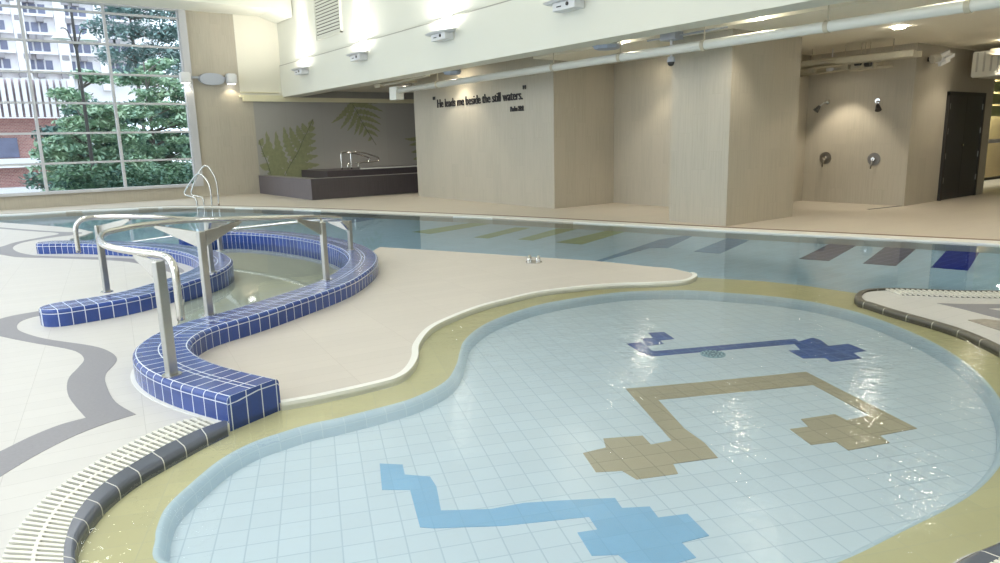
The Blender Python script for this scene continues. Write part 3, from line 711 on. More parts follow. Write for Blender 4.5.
# ------------------------------------------------------------------ door
d=thing('door_1','charcoal double door in the beige wall with small steel fittings','door',(16.9,6.25,0),kind='structure')
bm=B();box(bm,15.98,16.06,6.22,6.27,0,2.18);box(bm,17.76,17.84,6.22,6.27,0,2.18);box(bm,15.98,17.84,6.22,6.27,2.12,2.2);obj('door_frame',bm,DARKM,d)
for s,(x0,x1) in enumerate(((16.06,16.905),(16.915,17.76))):
    bm=B();box(bm,x0,x1,6.235,6.268,0.01,2.12);l=obj('door_leaf',bm,DOORM,d)
    for z in (.35,.85,1.35,1.85):
        xx=x0+.02 if s==0 else x1-.02
        bm=B();box(bm,xx-.012,xx+.012,6.225,6.236,z,z+.12)
        h=obj('hinge',bm,STEELB,l);h.data.transform(Matrix.Translation(-d.location))
    bm=B();xx=x1-.06 if s==0 else x0+.06
    if s==0:
        cyl(bm,(xx,6.236,1.12),(xx,6.20,1.12),.025,n=12);h=obj('handle',bm,CHROME,l);h.data.transform(Matrix.Translation(-d.location))
# ------------------------------------------------------------------ lettering
def text(name,s,x,yR,z,size,width,label,m=BLACK,bold=.0):
    cu=bpy.data.curves.new(name,'FONT');cu.body=s;cu.size=size;cu.extrude=.012;cu.offset=bold;cu.resolution_u=3
    o=bpy.data.objects.new(name,cu);C.objects.link(o);bpy.context.view_layer.update()
    me=bpy.data.meshes.new_from_object(o.evaluated_get(bpy.context.evaluated_depsgraph_get()));bpy.data.objects.remove(o)
    xs=[v.co.x for v in me.vertices];k=width/(max(xs)-min(xs));mn=min(xs)
    for v in me.vertices:
        a,b,c=v.co;v.co=Vector((x-.013+ -c*1.0, yR-(a-mn)*k, z+b))
    me.flip_normals()
    return tag(link(name,me,m),label,'lettering')
pL=PX(438,107,9.88);pR=PX(523,98.6,9.88)
text('wall_lettering','He leads me beside the still waters.',9.88,pL.y,pL.z-.02,.30,pL.y-pR.y,'large black wall lettering reading He leads me beside the still waters',bold=0)
text('quote_mark','"',9.88,PX(433.5,101,9.88).y,PX(433.5,107,9.88).z+.02,.33,.10,'black opening quotation mark left of the wall lettering',bold=0)
text('quote_mark','"',9.88,PX(523.5,94,9.88).y,PX(524,98.5,9.88).z+.04,.33,.10,'black closing quotation mark right of the wall lettering',bold=0)
a_=PX(511,111.5,9.88);b_=PX(524,109.8,9.88)
text('verse_lettering','Psalm 23:2',9.88,a_.y,a_.z,.15,a_.y-b_.y,'small black verse lettering reading Psalm 23:2 under the main line',bold=.004)
# ------------------------------------------------------------------ ferns
def leaflet(bm,p0,p1,w,x_,tooth=7):
    """serrated leaflet in the mural plane (2D points x,z)"""
    p0=Vector(p0);p1=Vector(p1);d=p1-p0;L=d.length;t=d/L;n=Vector((-t.y,t.x));up=[];dn_=[]
    for k in range(tooth+1):
        s=k/tooth;ww=w*(math.sin(PI*min(1,s*.75+.22))**.8)*(1-s)**.35
        base=p0+t*L*s+n*(.06*L*math.sin(PI*s))
        up.append(base+n*ww);dn_.append(base-n*ww)
        if k<tooth: up.append(base+n*ww*.55+t*L/tooth*.6);dn_.append(base-n*ww*.55+t*L/tooth*.6)
    tip=p1+n*0
    pts=up+[tip]+dn_[::-1]
    vs=[bm.verts.new((q.x,x_,q.y)) for q in pts]
    half=len(up)
    for k in range(half-1): 
        try: bm.faces.new([vs[k],vs[k+1],vs[-2-k],vs[-1-k]])
        except ValueError: pass
    bm.faces.new([vs[half-1],vs[half],vs[half+1]])
FY=WYF-.006
def fp(px,py): v=PY(px,py,FY);return Vector((v.x,v.z))
def fern(label,rach,lefts,rights,w=.14):
    R=cr([Vector((*fp(*p),0)) for p in rach],8);R=[Vector((p.x,p.y)) for p in R]
    root=R[0];t=thing('fern_print',label,'wall print',(root.x,FY,root.y))
    bm=B();n=0
    for side in (lefts,rights):
        for k,(s,px,py) in enumerate(side):
            b=R[int(s*(len(R)-1))];n+=1;leaflet(bm,b,fp(px,py),w*(1-.45*s),FY-.0006*n-.002)
    obj('leaflets',bm,FERN,t)
    bm=B()
    for a,b in zip(R,R[1:]): 
        cyl(bm,(a.x,FY-.012,a.y),(b.x,FY-.012,b.y),.007,n=4)
    obj('stem',bm,FERND,t)
fern('large green fern print rising behind the dark tub on the grey wall',[(283,179),(290,165),(298,152),(303,140),(309,128),(313,119)],
 [(0,266.5,131),(.14,276,131),(.3,284,126.5),(.45,290,126.5),(.6,297,125),(.74,302,123),(.88,308,123)],
 [(0,322,176),(.1,320,165),(.22,318.5,156),(.36,317,148),(.5,316,141),(.64,316,134.5),(.78,315,128),(.9,314,122.5)],.24)
fern('dim green fern print cut off by the left end of the grey wall',[(273,182),(268,165),(262,150),(259,140)],[(0,261,178),(.3,259.5,165)],[(.1,276,150),(.5,268,141),(.8,263,138)],.2)
fern('green fern print hanging from the top of the grey wall',[(352,103.5),(357,112),(362,122),(368,132),(376,145)],
 [(0,331,123),(.1,340,129),(.25,347,131),(.4,354,135),(.55,358.5,135.5),(.7,363,137),(.85,368,141)],
 [(0,378,103.6),(.06,383,112),(.22,381,119),(.38,381,125),(.55,380,132),(.72,378,137)],.13)
fern('small dark green fern print beside the right end of the grey wall',[(420,138),(419.5,150),(418,162),(416,174)],[(0,404.5,138.5),(.15,409,145),(.35,411,152),(.55,413,159),(.75,415,165)],[(.1,424,150),(.5,422,165)],.1)
# ------------------------------------------------------------------ raised tub
t=thing('raised_plunge_pool','dark stone raised plunge pool in the alcove in front of the fern wall','pool',(9,20,0))
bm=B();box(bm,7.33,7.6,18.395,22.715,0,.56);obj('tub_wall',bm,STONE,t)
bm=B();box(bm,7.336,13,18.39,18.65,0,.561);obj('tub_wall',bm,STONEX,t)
bm=B();box(bm,7.31,7.6,18.37,22.71,.561,.575);box(bm,7.6,13,18.37,18.67,.561,.575);obj('tub_rim',bm,plain('tub_rim_stone',hx(120,116,114),.3,noise=.1),t)
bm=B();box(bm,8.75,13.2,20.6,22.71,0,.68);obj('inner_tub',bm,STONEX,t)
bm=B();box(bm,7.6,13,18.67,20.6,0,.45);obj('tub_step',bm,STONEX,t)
bm=B();box(bm,9.9,13.2,20.58,20.7,.68,.72);obj('inner_rim',bm,COPE,t)
# grab rails of tub
t=thing('grab_rail','pair of bent chrome grab rails on the raised plunge pool','handrail',(9.5,20.8,.68))
for dx in (0,.38):
    bm=B();x=9.30+dx;y=20.72+dx*.3
    tube(bm,smooth(cr([(x,y,.70),(x,y,1.14),(x+.07,y+.02,1.22),(x+.45,y+.1,1.2),(x+.9,y+.3,1.1),(x+1.15,y+.4,1.02),(x+1.18,y+.42,.95),(x+1.05,y+.4,.90),(x+.6,y+.25,.88)],6),1),.022,10);obj('rail',bm,CHROME,t,smooth=True)
for dx in (.2,.56):
    bm=B();x=9.30+dx
    tube(bm,cr([(x,20.72,.70),(x,20.72,.82),(x+.04,20.74,.88),(x+.12,20.78,.88)],5),.018,8);obj('rail',bm,CHROME,t,smooth=True)
# ------------------------------------------------------------------ pool ladder at far edge
def ladder():
    t=thing('pool_ladder','pair of bent steel pool ladder rails at the far left pool edge','ladder',(4.7,19.1,0))
    for (bk,ft,tp) in (((212,206.6),(197,206.6),(199,174)),((219,205.8),(204,206.2),(213,165.5))):
        a=G(*bk);b=G(*ft);top=PY(*tp,(a.y+b.y)/2)
        P=[(b.x,b.y,-.25),(b.x,b.y,.0),(b.x,b.y,.16),(b.x-.15 if 0 else b.x,b.y,.2)]
        hgt=top.z
        d=Vector((a.x-b.x,a.y-b.y,0))
        P=[Vector((b.x,b.y,-.25)),Vector((b.x,b.y,.18)),Vector((b.x,b.y,.26))-d*.35,Vector((b.x,b.y,.34))-d*.75,Vector((b.x,b.y,hgt*.75))-d*.25,Vector((b.x,b.y,hgt*.97))+d*.2,Vector((b.x,b.y,hgt))+d*.42,Vector((b.x,b.y,hgt*.93))+d*.65,Vector((a.x,a.y,hgt*.6)),Vector((a.x,a.y,0))]
        bm=B();tube(bm,smooth(cr(P,6),1),.022,10);obj('rail',bm,STEEL,t,smooth=True)
ladder()
# ------------------------------------------------------------------ uplights
def uplight(y,label):
    t=thing('uplight',label,'wall light',(BX,y,3.6),group='uplights on the white beam')
    bm=B();n=24
    ring=[]
    for k in range(n):
        a=2*PI*k/n;x=-.16+.17*math.sin(a);yy=.50*math.cos(a);yy*=1 if abs(math.cos(a))<.8 else 1.12
        ring.append((x,yy))
    lo=[bm.verts.new((BX+x*.9,y+yy*.86,3.655)) for x,yy in ring];hi=[bm.verts.new((BX+x,y+yy,3.69)) for x,yy in ring]
    bm.faces.new(hi);bm.faces.new(lo[::-1])
    for i in range(n):bm.faces.new([lo[i],lo[(i+1)%n],hi[(i+1)%n],hi[i]])
    obj('wing_plate',bm,WPLAST,t)
    bm=B();box(bm,BX-.23,BX,y-.27,y+.27,3.52,3.656);bmesh.ops.bevel(bm,geom=list(bm.edges),offset=.01,segments=1,affect='EDGES');obj('lamp_box',bm,WPLAST,t)
    bm=B();cyl(bm,(BX-.23,y-.1,3.6),(BX-.245,y-.1,3.6),.03,n=12);obj('knob',bm,DARKM,t)
    bm=B();box(bm,BX-.236,BX-.229,y+.05,y+.16,3.575,3.592);obj('vent_slot',bm,DARKM,t)
    bm=B();box(bm,BX-.2,BX-.06,y-.2,y+.2,3.692,3.70);obj('lamp_lens',bm,LAMPW,t)
    l=bpy.data.lights.new('uplight_lamp','AREA');l.shape='RECTANGLE';l.size=.12;l.size_y=.4;l.energy=UPW;l.color=(1,.975,.92)
    lo_=bpy.data.objects.new('uplight_lamp',l);C.objects.link(lo_);lo_.location=(BX-.14,y,3.72);lo_.rotation_euler=(PI,0,0)
    lo_.rotation_euler=(0,math.radians(180-18),0)
    l=bpy.data.lights.new('uplight_beam','SPOT');l.energy=1100;l.spot_size=math.radians(62);l.spot_blend=.6;l.color=(1,.97,.9);l.shadow_soft_size=.04
    q_=bpy.data.objects.new('uplight_beam',l);C.objects.link(q_);q_.location=(BX-.17,y,3.74);q_.rotation_euler=(Vector((BX,y,4.02))-q_.location).to_track_quat('-Z','Y').to_euler()
UPW=44;FILLW=46
for y,lb in ((20.64,'white wing-shaped uplight on the beam nearest the window wall'),(16.79,'white wing-shaped uplight on the beam, second from the window wall'),(12.86,'white wing-shaped uplight on the beam above the wall lettering'),(9.0,'white wing-shaped uplight on the beam cut by the top picture edge')): uplight(y,lb)
for y in (5.15,1.3,-2.5): uplight(y,'white wing-shaped uplight on the beam beyond the top picture edge')
# unseen ceiling lamps added above the frame to fill the hall with light
def hallfill(x,y,e,r=.6):
    t=thing('hall_fill_lamp','round white fill lamp added on the high ceiling above the picture','ceiling light',(x,y,6.6),group='added fill lamps on the high ceiling')
    bm=B();cyl(bm,(x,y,6.595),(x,y,6.45),.12,r+.04,n=20);obj('lamp_housing',bm,WPLAST,t)
    bm=B();cyl(bm,(x,y,6.449),(x,y,6.44),r,n=20);obj('lamp_lens',bm,LAMPH,t)
    l=bpy.data.lights.new('hall_fill_light','AREA');l.shape='DISK';l.size=r*2;l.energy=e;l.color=(.94,.97,1)
    o=bpy.data.objects.new('hall_fill_light',l);C.objects.link(o);o.location=(x,y,6.43)
for x in (.3,-2.8,-5.8):
    for y in (-1.5,3.2,8.0,12.8,17.6): hallfill(x,y,FILLW)
# vent grille
gv=thing('vent_grille','white louvred air grille high on the wall above the beam','vent',(BX,18.8,4.9))
y0,y1=17.98,19.55;z0,z1=4.40,5.9
bm=B();box(bm,BX-.0,BX+.03,y0,y1,z0,z1);obj('backing',bm,plain('vent_shadow',hx(120,116,108),.8),gv)
bm=B();box(bm,BX-.03,BX+.03,y0-.04,y0,z0-.04,z1);box(bm,BX-.03,BX+.03,y1,y1+.04,z0-.04,z1);box(bm,BX-.03,BX+.03,y0-.04,y1+.04,z0-.04,z0);obj('frame',bm,WHITE,gv)
bm=B();k=z0+.01
while k<z1: box(bm,BX-.02,BX-.001,y0,y1,k,k+.055);k+=.085
obj('louvre_slats',bm,WHITE,gv)
# twin-head emergency light on left wall
t=thing('twin_head_light','grey oval wall light with two white square lamp heads beside the window','wall light',(6.25,WYF,3.5))
bm=B();n=20
A=[];D=[]
for k in range(n):
    a=2*PI*k/n;A.append(bm.verts.new((6.17+.36*math.copysign(abs(math.cos(a))**.7,math.cos(a)),WYF-.16,3.50+.16*math.sin(a)-.02*(math.sin(a)<0))));D.append(bm.verts.new((6.17+.38*math.cos(a),WYF-.001,3.50+.18*math.sin(a))))
bm.faces.new(A);bm.faces.new(D[::-1])
for k in range(n):bm.faces.new([A[k],A[(k+1)%n],D[(k+1)%n],D[k]])
obj('lamp_body',bm,GPLAST,t)
for x in (5.40,6.72):
    bm=B();box(bm,x-.14,x+.14,WYF-.3,WYF-.02,3.36,3.66);bmesh.ops.bevel(bm,geom=list(bm.edges),offset=.03,segments=2,affect='EDGES');h=obj('lamp_head',bm,WPLAST,t)
    bm=B();box(bm,x-.1,x+.1,WYF-.26,WYF-.06,3.352,3.361);g=obj('lamp_lens',bm,LAMPH,h);g.data.transform(Matrix.Translation(-t.location))
    l=bpy.data.lights.new('head_lamp','SPOT');l.energy=12;l.spot_size=math.radians(110);l.color=(1,.88,.65);l.shadow_soft_size=.05
    o=bpy.data.objects.new('head_lamp',l);C.objects.link(o);o.location=(x,WYF-.16,3.33)
bm=B();box(bm,5.5,5.85,WYF-.12,WYF-.05,3.5,3.56);obj('arm',bm,GPLAST,t);bm=B();box(bm,6.45,6.6,WYF-.12,WYF-.05,3.5,3.56);obj('arm',bm,GPLAST,t)
# ------------------------------------------------------------------ services behind the beam
PXX=9.0
t=thing('white_duct_pipe','long straight white pipe running under the low ceiling past the column','pipe',(PXX,8,2.8))
pz=PX(728,41.5,PXX).z
bm=B();cyl(bm,(PXX,-7,pz),(PXX,16.4,pz),.07,n=24);obj('pipe_run',bm,PIPE,t,smooth=True)
for y in (14.4,10.3,8.6,6.9,5.0,3.4,1.5):
    bm=B();cyl(bm,(PXX,y-.03,pz),(PXX,y+.03,pz),.08,n=20);c_=obj('clamp',bm,DIRTY,t)
    bm=B();cyl(bm,(PXX,y,pz+.07),(PXX,y,3.22),.010,n=8);r_=obj('hanger_rod',bm,DIRTY,c_);r_.data.transform(Matrix.Translation(-t.location))
bm=B();box(bm,PXX-.1,PXX+.12,16.25,16.6,pz-.22,pz+.10);obj('end_box',bm,PIPE,t)
t=thing('bent_conduit','dusty white bent conduit hanging left of the lettering wall','pipe',(9.3,17,2.9))
for z,off in ((3.0,0),(3.08,.2)):
    bm=B();tube(bm,smooth(cr([(8.9+off,14.6,z),(8.95+off,15.6,z),(9.0+off,16.2,z-.03),(9.0+off,17.0,z-.02),(9.0+off,17.6,z+.03),(9.0+off,18.0,3.2)],6),1),.035,10);obj('conduit',bm,DIRTY,t,smooth=True)
bm=B();box(bm,9.2,9.5,16.2,16.9,2.98,3.14);box(bm,8.95,9.1,17.2,17.5,2.92,3.05);obj('junction_box',bm,DIRTY,t)
def speaker(px,py,z,label,s=.24):
    p=G(px,py,z);t=thing('ceiling_speaker',label,'speaker',p)
    bm=B();cyl(bm,p+Vector((0,0,.16)),p,s*.6,s,n=8);obj('cabinet',bm,GPLAST,t)
    bm=B();cyl(bm,p,p-Vector((0,0,.05)),s*.93,s*.8,n=8);obj('grille',bm,plain('speaker_mesh',hx(176,186,204),.6,noise=.1,scale=60),t)
    bm=B();cyl(bm,p+Vector((0,0,.16)),(p.x,p.y,3.22),.03,n=8);obj('mount',bm,DIRTY,t)
speaker(607,46,3.0,'blue-grey octagonal speaker hung under the low ceiling, right of the lettering wall',.26)
speaker(452,72,3.0,'blue-grey octagonal speaker hung above the wall lettering',.22)
p=PX(671,60,9.2);t=thing('dome_camera','small dome security camera hung beside the column top','camera',p)
bm=B();cyl(bm,p,(p.x,p.y,3.22),.02,n=10);obj('stem',bm,WPLAST,t)
bm=B();cyl(bm,p+Vector((0,0,.05)),p-Vector((0,0,.03)),.05,.065,n=16);obj('housing',bm,GPLAST,t)
bm=B();bmesh.ops.create_uvsphere(bm,u_segments=14,v_segments=8,radius=.055,matrix=Matrix.Translation(p-Vector((0,0,.04))));obj('dome',bm,DARKM,t,smooth=True)
bm=B();cyl(bm,(p.x,p.y+.5,3.0),(p.x+.05,p.y-1.0,3.02),.015,n=8);box(bm,p.x-.1,p.x+.1,p.y-.15,p.y+.15,2.95,3.07);obj('junction_box',bm,GPLAST,t)
# wall speaker over the door
p=PY(944,58,6.0);t=thing('horn_speaker','white horn speaker high on the beige wall left of the air conditioner','speaker',p)
bm=B();obox(bm,p,Vector((.95,-.1,.3)).normalized(),Vector((-.1,-1,0)).normalized(),Vector((-.3,0,.95)).normalized(),.24,.11,.11);bmesh.ops.bevel(bm,geom=list(bm.edges),offset=.08,segments=3,affect='EDGES');obj('horn',bm,WPLAST,t)
bm=B();cyl(bm,p+Vector((-.32,.08,-.03)),p+Vector((-.2,.0,.0)),.08,.07,n=14);obj('driver',bm,plain('speaker_grey',hx(196,192,180),.5),t)
bm=B();box(bm,p.x-.05,p.x+.05,p.y,6.27,p.z-.04,p.z+.04);obj('bracket',bm,DARKM,t)
# air conditioner cassette
a=PY(973,50,5.9);b=PY(973,78,5.9)
t=thing('fan_coil_unit','white ribbed ceiling air conditioner in the upper right corner','air conditioner',(a.x,5.6,b.z))
bm=B();box(bm,a.x,a.x+2.2,4.9,5.9,b.z,2.92);bmesh.ops.bevel(bm,geom=list(bm.edges),offset=.02,segments=2,affect='EDGES');obj('casing',bm,plain('ac_white',hx(206,204,192),.5),t)
bm=B()
for k in range(14): box(bm,a.x+.08+k*.15,a.x+.12+k*.15,4.885,4.9,b.z+.1,2.9)
for k in range(8): box(bm,a.x-.012,a.x,4.95+k*.12,4.98+k*.12,b.z+.1,2.9)
obj('rib_panel',bm,plain('ac_rib',hx(170,168,158),.5),t)
bm=B();cyl(bm,(a.x-.25,5.4,2.87),(a.x+.1,5.4,2.87),.045,n=10);box(bm,a.x-.3,a.x-.15,5.3,5.5,2.8,2.92);obj('feed_pipe',bm,DIRTY,t)
# cable trays near the showers
t=thing('cable_tray','dusty white cable tray with pipes hung under the low ceiling before the showers','cable tray',(12.8,6,3.0))
ty0,ty1=5.0,8.3;q0=G(800,66,2.95);q1=G(918,52,2.98)
TX=13.4
def tp(px,py,dx=0): return PX(px,py,TX+dx)
for p0,p1,w_,dx in (((795,66),(912,52),.045,0),((795,73),(880,62),.035,.45),((840,62),(918,53),.05,-.3)):
    A=tp(*p0,dx);D=tp(*p1,dx);D.z=A.z=(A.z+D.z)/2
    dd=(D-A).normalized();bm=B();sd=Vector((-dd.y,dd.x,0))
    obox(bm,(A+D)/2+sd*.15,dd,sd,Vector((0,0,1)),(D-A).length/2,.012,w_);obox(bm,(A+D)/2-sd*.15,dd,sd,Vector((0,0,1)),(D-A).length/2,.012,w_)
    L=(D-A).length;k=0
    while k<L: obox(bm,A+dd*k,dd,sd,Vector((0,0,1)),.02,.15,.012);k+=.2
    obj('tray_ladder',bm,DIRTY,t)
for p0,p1,dx in (((795,70),(905,57),.1),((795,76),(872,66),.3),((820,60),(900,52),-.2),((850,70),(893,66),.2)):
    A=tp(*p0,dx);D=tp(*p1,dx);bm=B();cyl(bm,A,D,.028,n=10);obj('pipe',bm,DIRTY,t,smooth=True)
for p in ((861,56),(865,56),(870,55),(893,53),(845,58),(812,62)):
    A=tp(*p);bm=B();cyl(bm,A,(A.x,A.y,3.05),.008,n=6);obj('hanger_rod',bm,DIRTY,t)
for p in ((846,67),(856,66),(862,65),(872,66),(812,71)):
    A=tp(*p,.1);bm=B();box(bm,A.x-.06,A.x+.06,A.y-.06,A.y+.06,A.z-.05,A.z+.05);obj('valve_box',bm,DIRTY,t)
for p in ((858,63),(868,64)):
    A=tp(*p,-.1);bm=B();cyl(bm,A-Vector((0,.05,0)),A+Vector((0,.05,0)),.05,n=10);obj('valve_wheel',bm,DARKM,t)
# downlights
def spot(loc,e,size,tgt,col=(1,.90,.74),soft=.05,blend=.5):
    l=bpy.data.lights.new('downlight_lamp','SPOT');l.energy=e;l.spot_size=math.radians(size);l.spot_blend=blend;l.color=col;l.shadow_soft_size=soft
    o=bpy.data.objects.new('downlight_lamp',l);C.objects.link(o);o.location=loc
    d=Vector(tgt)-Vector(loc);o.rotation_euler=d.to_track_quat('-Z','Y').to_euler()
def down(loc,label,e,size=90,tgt=None,r=.09,rec=True):
    p=Vector(loc);t=thing('downlight',label,'ceiling light',p,group='recessed downlights of the low ceiling')
    bm=B();cyl(bm,p,(p.x,p.y,(3.049 if p.z<3.1 else 3.219) if rec else p.z+.06),r+.03,n=20);
    if not rec: cyl(bm,(p.x,p.y,p.z+.06),(p.x,p.y,3.049),.012,n=8);obj('trim_ring',bm,WPLAST,t)
    bm=B();cyl(bm,p-Vector((0,0,.004)),p+Vector((0,0,.002)),r,n=20);obj('lens',bm,LAMP,t)
    spot(p-Vector((0,0,.03)),e*.6,size,tgt or (p.x,p.y,0))
def dl(px,py,z): v=G(px,py,z);return (v.x,v.y,v.z)
down(dl(899,28,3.025),'round recessed downlight in the low ceiling right of the column',90,120)
down((13.75,7.5,2.62),'small round downlight hung from the cable tray over the two showers',150,80,(14.45,7.42,0),.07,False)
down((10.95,9.75,3.025),'round downlight over the niche left of the column',90,84,(11.3,9.7,0))
for x,y in ((9.45,14.6),(9.235,8.95),(9.235,6.2),(9.235,3.5),(9.45,.85),(12.5,3.0),(15.6,5.2),(12.0,.5),(9.3,19.8),(11.5,20.4),(16.5,0)): down((x,y,3.025 if y<11.3 and x>9.36 else 3.19),'round recessed downlight out of sight above the back area',100 if y!=14.6 else 110,125 if y!=14.6 else 100,None,.07 if x==9.235 else .09)  # glint-matched lamps, plus unseen ones added to brighten alcove and back area
# ------------------------------------------------------------------ showers
for k,(hp,mp,w1,w2) in enumerate((((828,102),(825.5,158),'left','left'),((878,101),(874,159),'right','right'))):
    h=PX(*hp,14.5);q=PX(*mp,14.5)
    t=thing('wall_shower','steel angled shower head on the beige wall, %s of two'%w1,'shower',h)
    bm=B();cyl(bm,h,h+Vector((-.02,0,0)),.05,n=16);obj('wall_rose',bm,CHROME,t)
    s=1 if k else -1
    bm=B();tube(bm,[h,h+Vector((-.1,-.03*s,-.02)),h+Vector((-.17,-.08*s,-.08))],.018,8);obj('arm',bm,STEELB,t,smooth=True)
    bm=B();e=h+Vector((-.17,-.08*s,-.08));cyl(bm,e,e+Vector((-.06,-.05*s,-.1)),.03,.06,n=14);obj('rose',bm,DARKM,t)
    t=thing('shower_mixer','round dark steel shower mixer plate low on the beige wall, %s of two'%w2,'shower valve',q)
    bm=B();cyl(bm,q,q+Vector((-.015,0,0)),.125,n=32);obj('cover_plate',bm,DPLATE,t)
    bm=B();cyl(bm,q+Vector((-.015,0,0)),q+Vector((-.06,0,0)),.045,.035,n=20);obj('knob',bm,CHROME,t)
    bm=B();tube(bm,[q+Vector((-.05,0,0)),q+Vector((-.07,.02,-.12)),q+Vector((-.07,.03,-.19))],.012,8);obj('lever',bm,DPLATE,t,smooth=True)
# drain line near showers
bm=B();a=G(868,209.5);b=G(903,205.8);dd=(b-a).normalized();obox(bm,(a+b)/2+Vector((0,0,.001)),dd,Vector((-dd.y,dd.x,0)),Vector((0,0,1)),(b-a).length/2,.03,.003)
tag(obj('drain_channel',bm,GUTTER),'thin dark drain channel in the floor before the showers','drain')
# small rope anchor on the middle deck edge
p=G(534,262.5,0);t=thing('deck_anchor','small steel twin-hump deck fitting lying on the middle deck edge','deck fitting',p)
bm=B();cyl(bm,p,p+Vector((0,0,.012)),.10,n=20);obj('base_plate',bm,STEEL,t)
for dx in (-.055,.055):
    bm=B();u=Vector((.55,-.83,0)).normalized();v=Vector((.83,.55,0))*.045
    c=p+u*dx;tube(bm,cr([c-v,c-v*.9+Vector((0,0,.05)),c+Vector((0,0,.075)),c+v*.9+Vector((0,0,.05)),c+v],5),.016,8);obj('ring',bm,CHROME,t,smooth=True)
# ------------------------------------------------------------------ exterior
bm=B();box(bm,-60,60,WYF+.4,120,-1.2,-1.0);st('ground_outside',bm,plain('outside_ground',hx(150,150,140),.9,noise=.2,scale=.4))
FAC=plain('facade_white',hx(236,234,236),.8,noise=.04,scale=.6)
WIN=plain('dark_window',hx(112,116,140),.3,noise=.5,scale=1.3)
ACU=plain('ac_box_grey',hx(150,146,150),.7)
def brickmat():
    m,nt,p=newmat('red_brick');tc=N(nt,'ShaderNodeTexCoord');b=N(nt,'ShaderNodeTexBrick');mp=N(nt,'ShaderNodeMapping');mp.inputs['Rotation'].default_value=(PI/2,0,0)
    nt.links.new(tc.outputs['Object'],mp.inputs[0]);nt.links.new(mp.outputs[0],b.inputs[0])
    b.inputs['Color1'].default_value=(*hx(176,128,120),1);b.inputs['Color2'].default_value=(*hx(150,104,100),1);b.inputs['Mortar'].default_value=(*hx(200,184,178),1);b.inputs['Scale'].default_value=3;b.inputs['Mortar Size'].default_value=.02
    nt.links.new(b.outputs[0],p.inputs[0]);p.inputs['Roughness'].default_value=.9;return m
BRICK=brickmat()
YB=62
def bz(px,py): return PY(px,py,YB)
xr=bz(155,60).x;xl=bz(0,60).x-30
rows=[(-6,6),(14,38 and 18),(31,40),(54,60)]
tb=thing('apartment_building','white block of flats with rows of windows seen through the window','building',(0,YB,0))
ztop=bz(60,0).z+9;zpod=bz(60,76).z
bm=B();box(bm,xl,xr,YB,YB+12,zpod-2,ztop);obj('facade',bm,FAC,tb)
zr=[bz(60,y).z for y in (70,52,33,15,-3,-21)]
zh=[bz(60,y-9).z-bz(60,y).z for y in (70,52,33,15,-3,-21)]
bay=bz(72,30).x-bz(31,30).x
x=xr-1.0
cols=[]
while x>xl: cols.append(x);x-=bay
for j,x in enumerate(cols[:7]):
    bm=B();box(bm,x-.35,x+.35,YB-.5,YB,zpod-1,ztop);obj('pier',bm,FAC,tb)
    for z,hh in zip(zr,zh):
        bm=B();w_=(bay-.9)/3.3
        for k in range(3):
            xx=x-.75-(k+1)*w_-k*.05
            box(bm,xx,xx+w_*.86,YB-.06,YB,z,z+hh)
        f=obj('window',bm,WIN,tb)
        bm=B();box(bm,x-bay+.4,x-.4,YB-.45,YB,z-.25,z-.08);obj('sill_band',bm,FAC,tb)
        bm=B()
        for k in range(3):
            if random.random()<.75: xx=x-1.0-k*(w_+.1)-random.random()*.5;box(bm,xx-.45,xx,YB-.55,YB-.06,z-.62,z-.27)
        if bm.verts: obj('air_conditioner',bm,ACU,tb)
        else: bm.free()
# podium canopy and brick base
tc_=thing('podium_block','low red brick podium with a ribbed white canopy in front of the flats','building',(0,50,0))
c0=PY(0,80,50);c1=PY(62,118,50)
bm=B();n=46;xs0=c0.x-12;xs1=PY(68,100,50).x
for k in range(n):
    a=xs0+(xs1-xs0)*k/n;w_=(xs1-xs0)/n
    box(bm,a,a+w_*.62,48.6,49.2,c1.z,c0.z)
obj('canopy_ribs',bm,FAC,tc_)
bm=B();box(bm,xs0,xs1,49.2,49.4,c1.z,c0.z);obj('canopy_back',bm,plain('pinkish_panel',hx(206,184,190),.8),tc_)
bm=B();box(bm,xs0,PY(90,140,50).x,50,54,-1,c1.z);obj('brick_wall',bm,BRICK,tc_)
bm=B();z1=PY(30,158,49.5).z;z2=PY(30,167,49.5).z;box(bm,xs0,PY(72,160,49.5).x,49.0,50,z2,z1);box(bm,xs0,xs1,48.6,50,PY(30,192,49).z,PY(30,187,49).z);obj('white_band',bm,FAC,tc_)
bm=B();q=PY(0,138,49.9);box(bm,q.x-4,q.x+.8,49.9,50,PY(0,158,49.9).z,q.z);obj('window',bm,WIN,tc_)
bm=B();box(bm,xs1+4,40,75,78,-1,12);obj('rear_wall',bm,FAC,tb) if False else bm.free()
# trees
def leafmat(name,c1,c2):
    m,nt,p=newmat(name);oi=N(nt,'ShaderNodeTexCoord');t=N(nt,'ShaderNodeTexNoise');t.inputs['Scale'].default_value=1.6;t.inputs['Detail'].default_value=4
    nt.links.new(oi.outputs['Object'],t.inputs['Vector']);cr_=N(nt,'ShaderNodeValToRGB');cr_.color_ramp.elements[0].position=.38;cr_.color_ramp.elements[1].position=.62
    cr_.color_ramp.elements[0].color=(*c1,1);cr_.color_ramp.elements[1].color=(*c2,1)
    nt.links.new(t.outputs['Fac'],cr_.inputs[0]);nt.links.new(cr_.outputs[0],p.inputs[0]);p.inputs['Roughness'].default_value=.7
    p.inputs['Transmission Weight'].default_value=0
    return m
LF1=leafmat('layered_foliage',hx(122,156,134),hx(190,214,182))  # this and the next: greens pulled toward grey-blue, haze put into colour
LF2=leafmat('dark_foliage',hx(104,134,134),hx(150,176,172))
LF3=leafmat('hazy_foliage',hx(92,124,120),hx(126,156,140))
BARK=plain('bark',hx(120,112,108),.9,noise=.2)
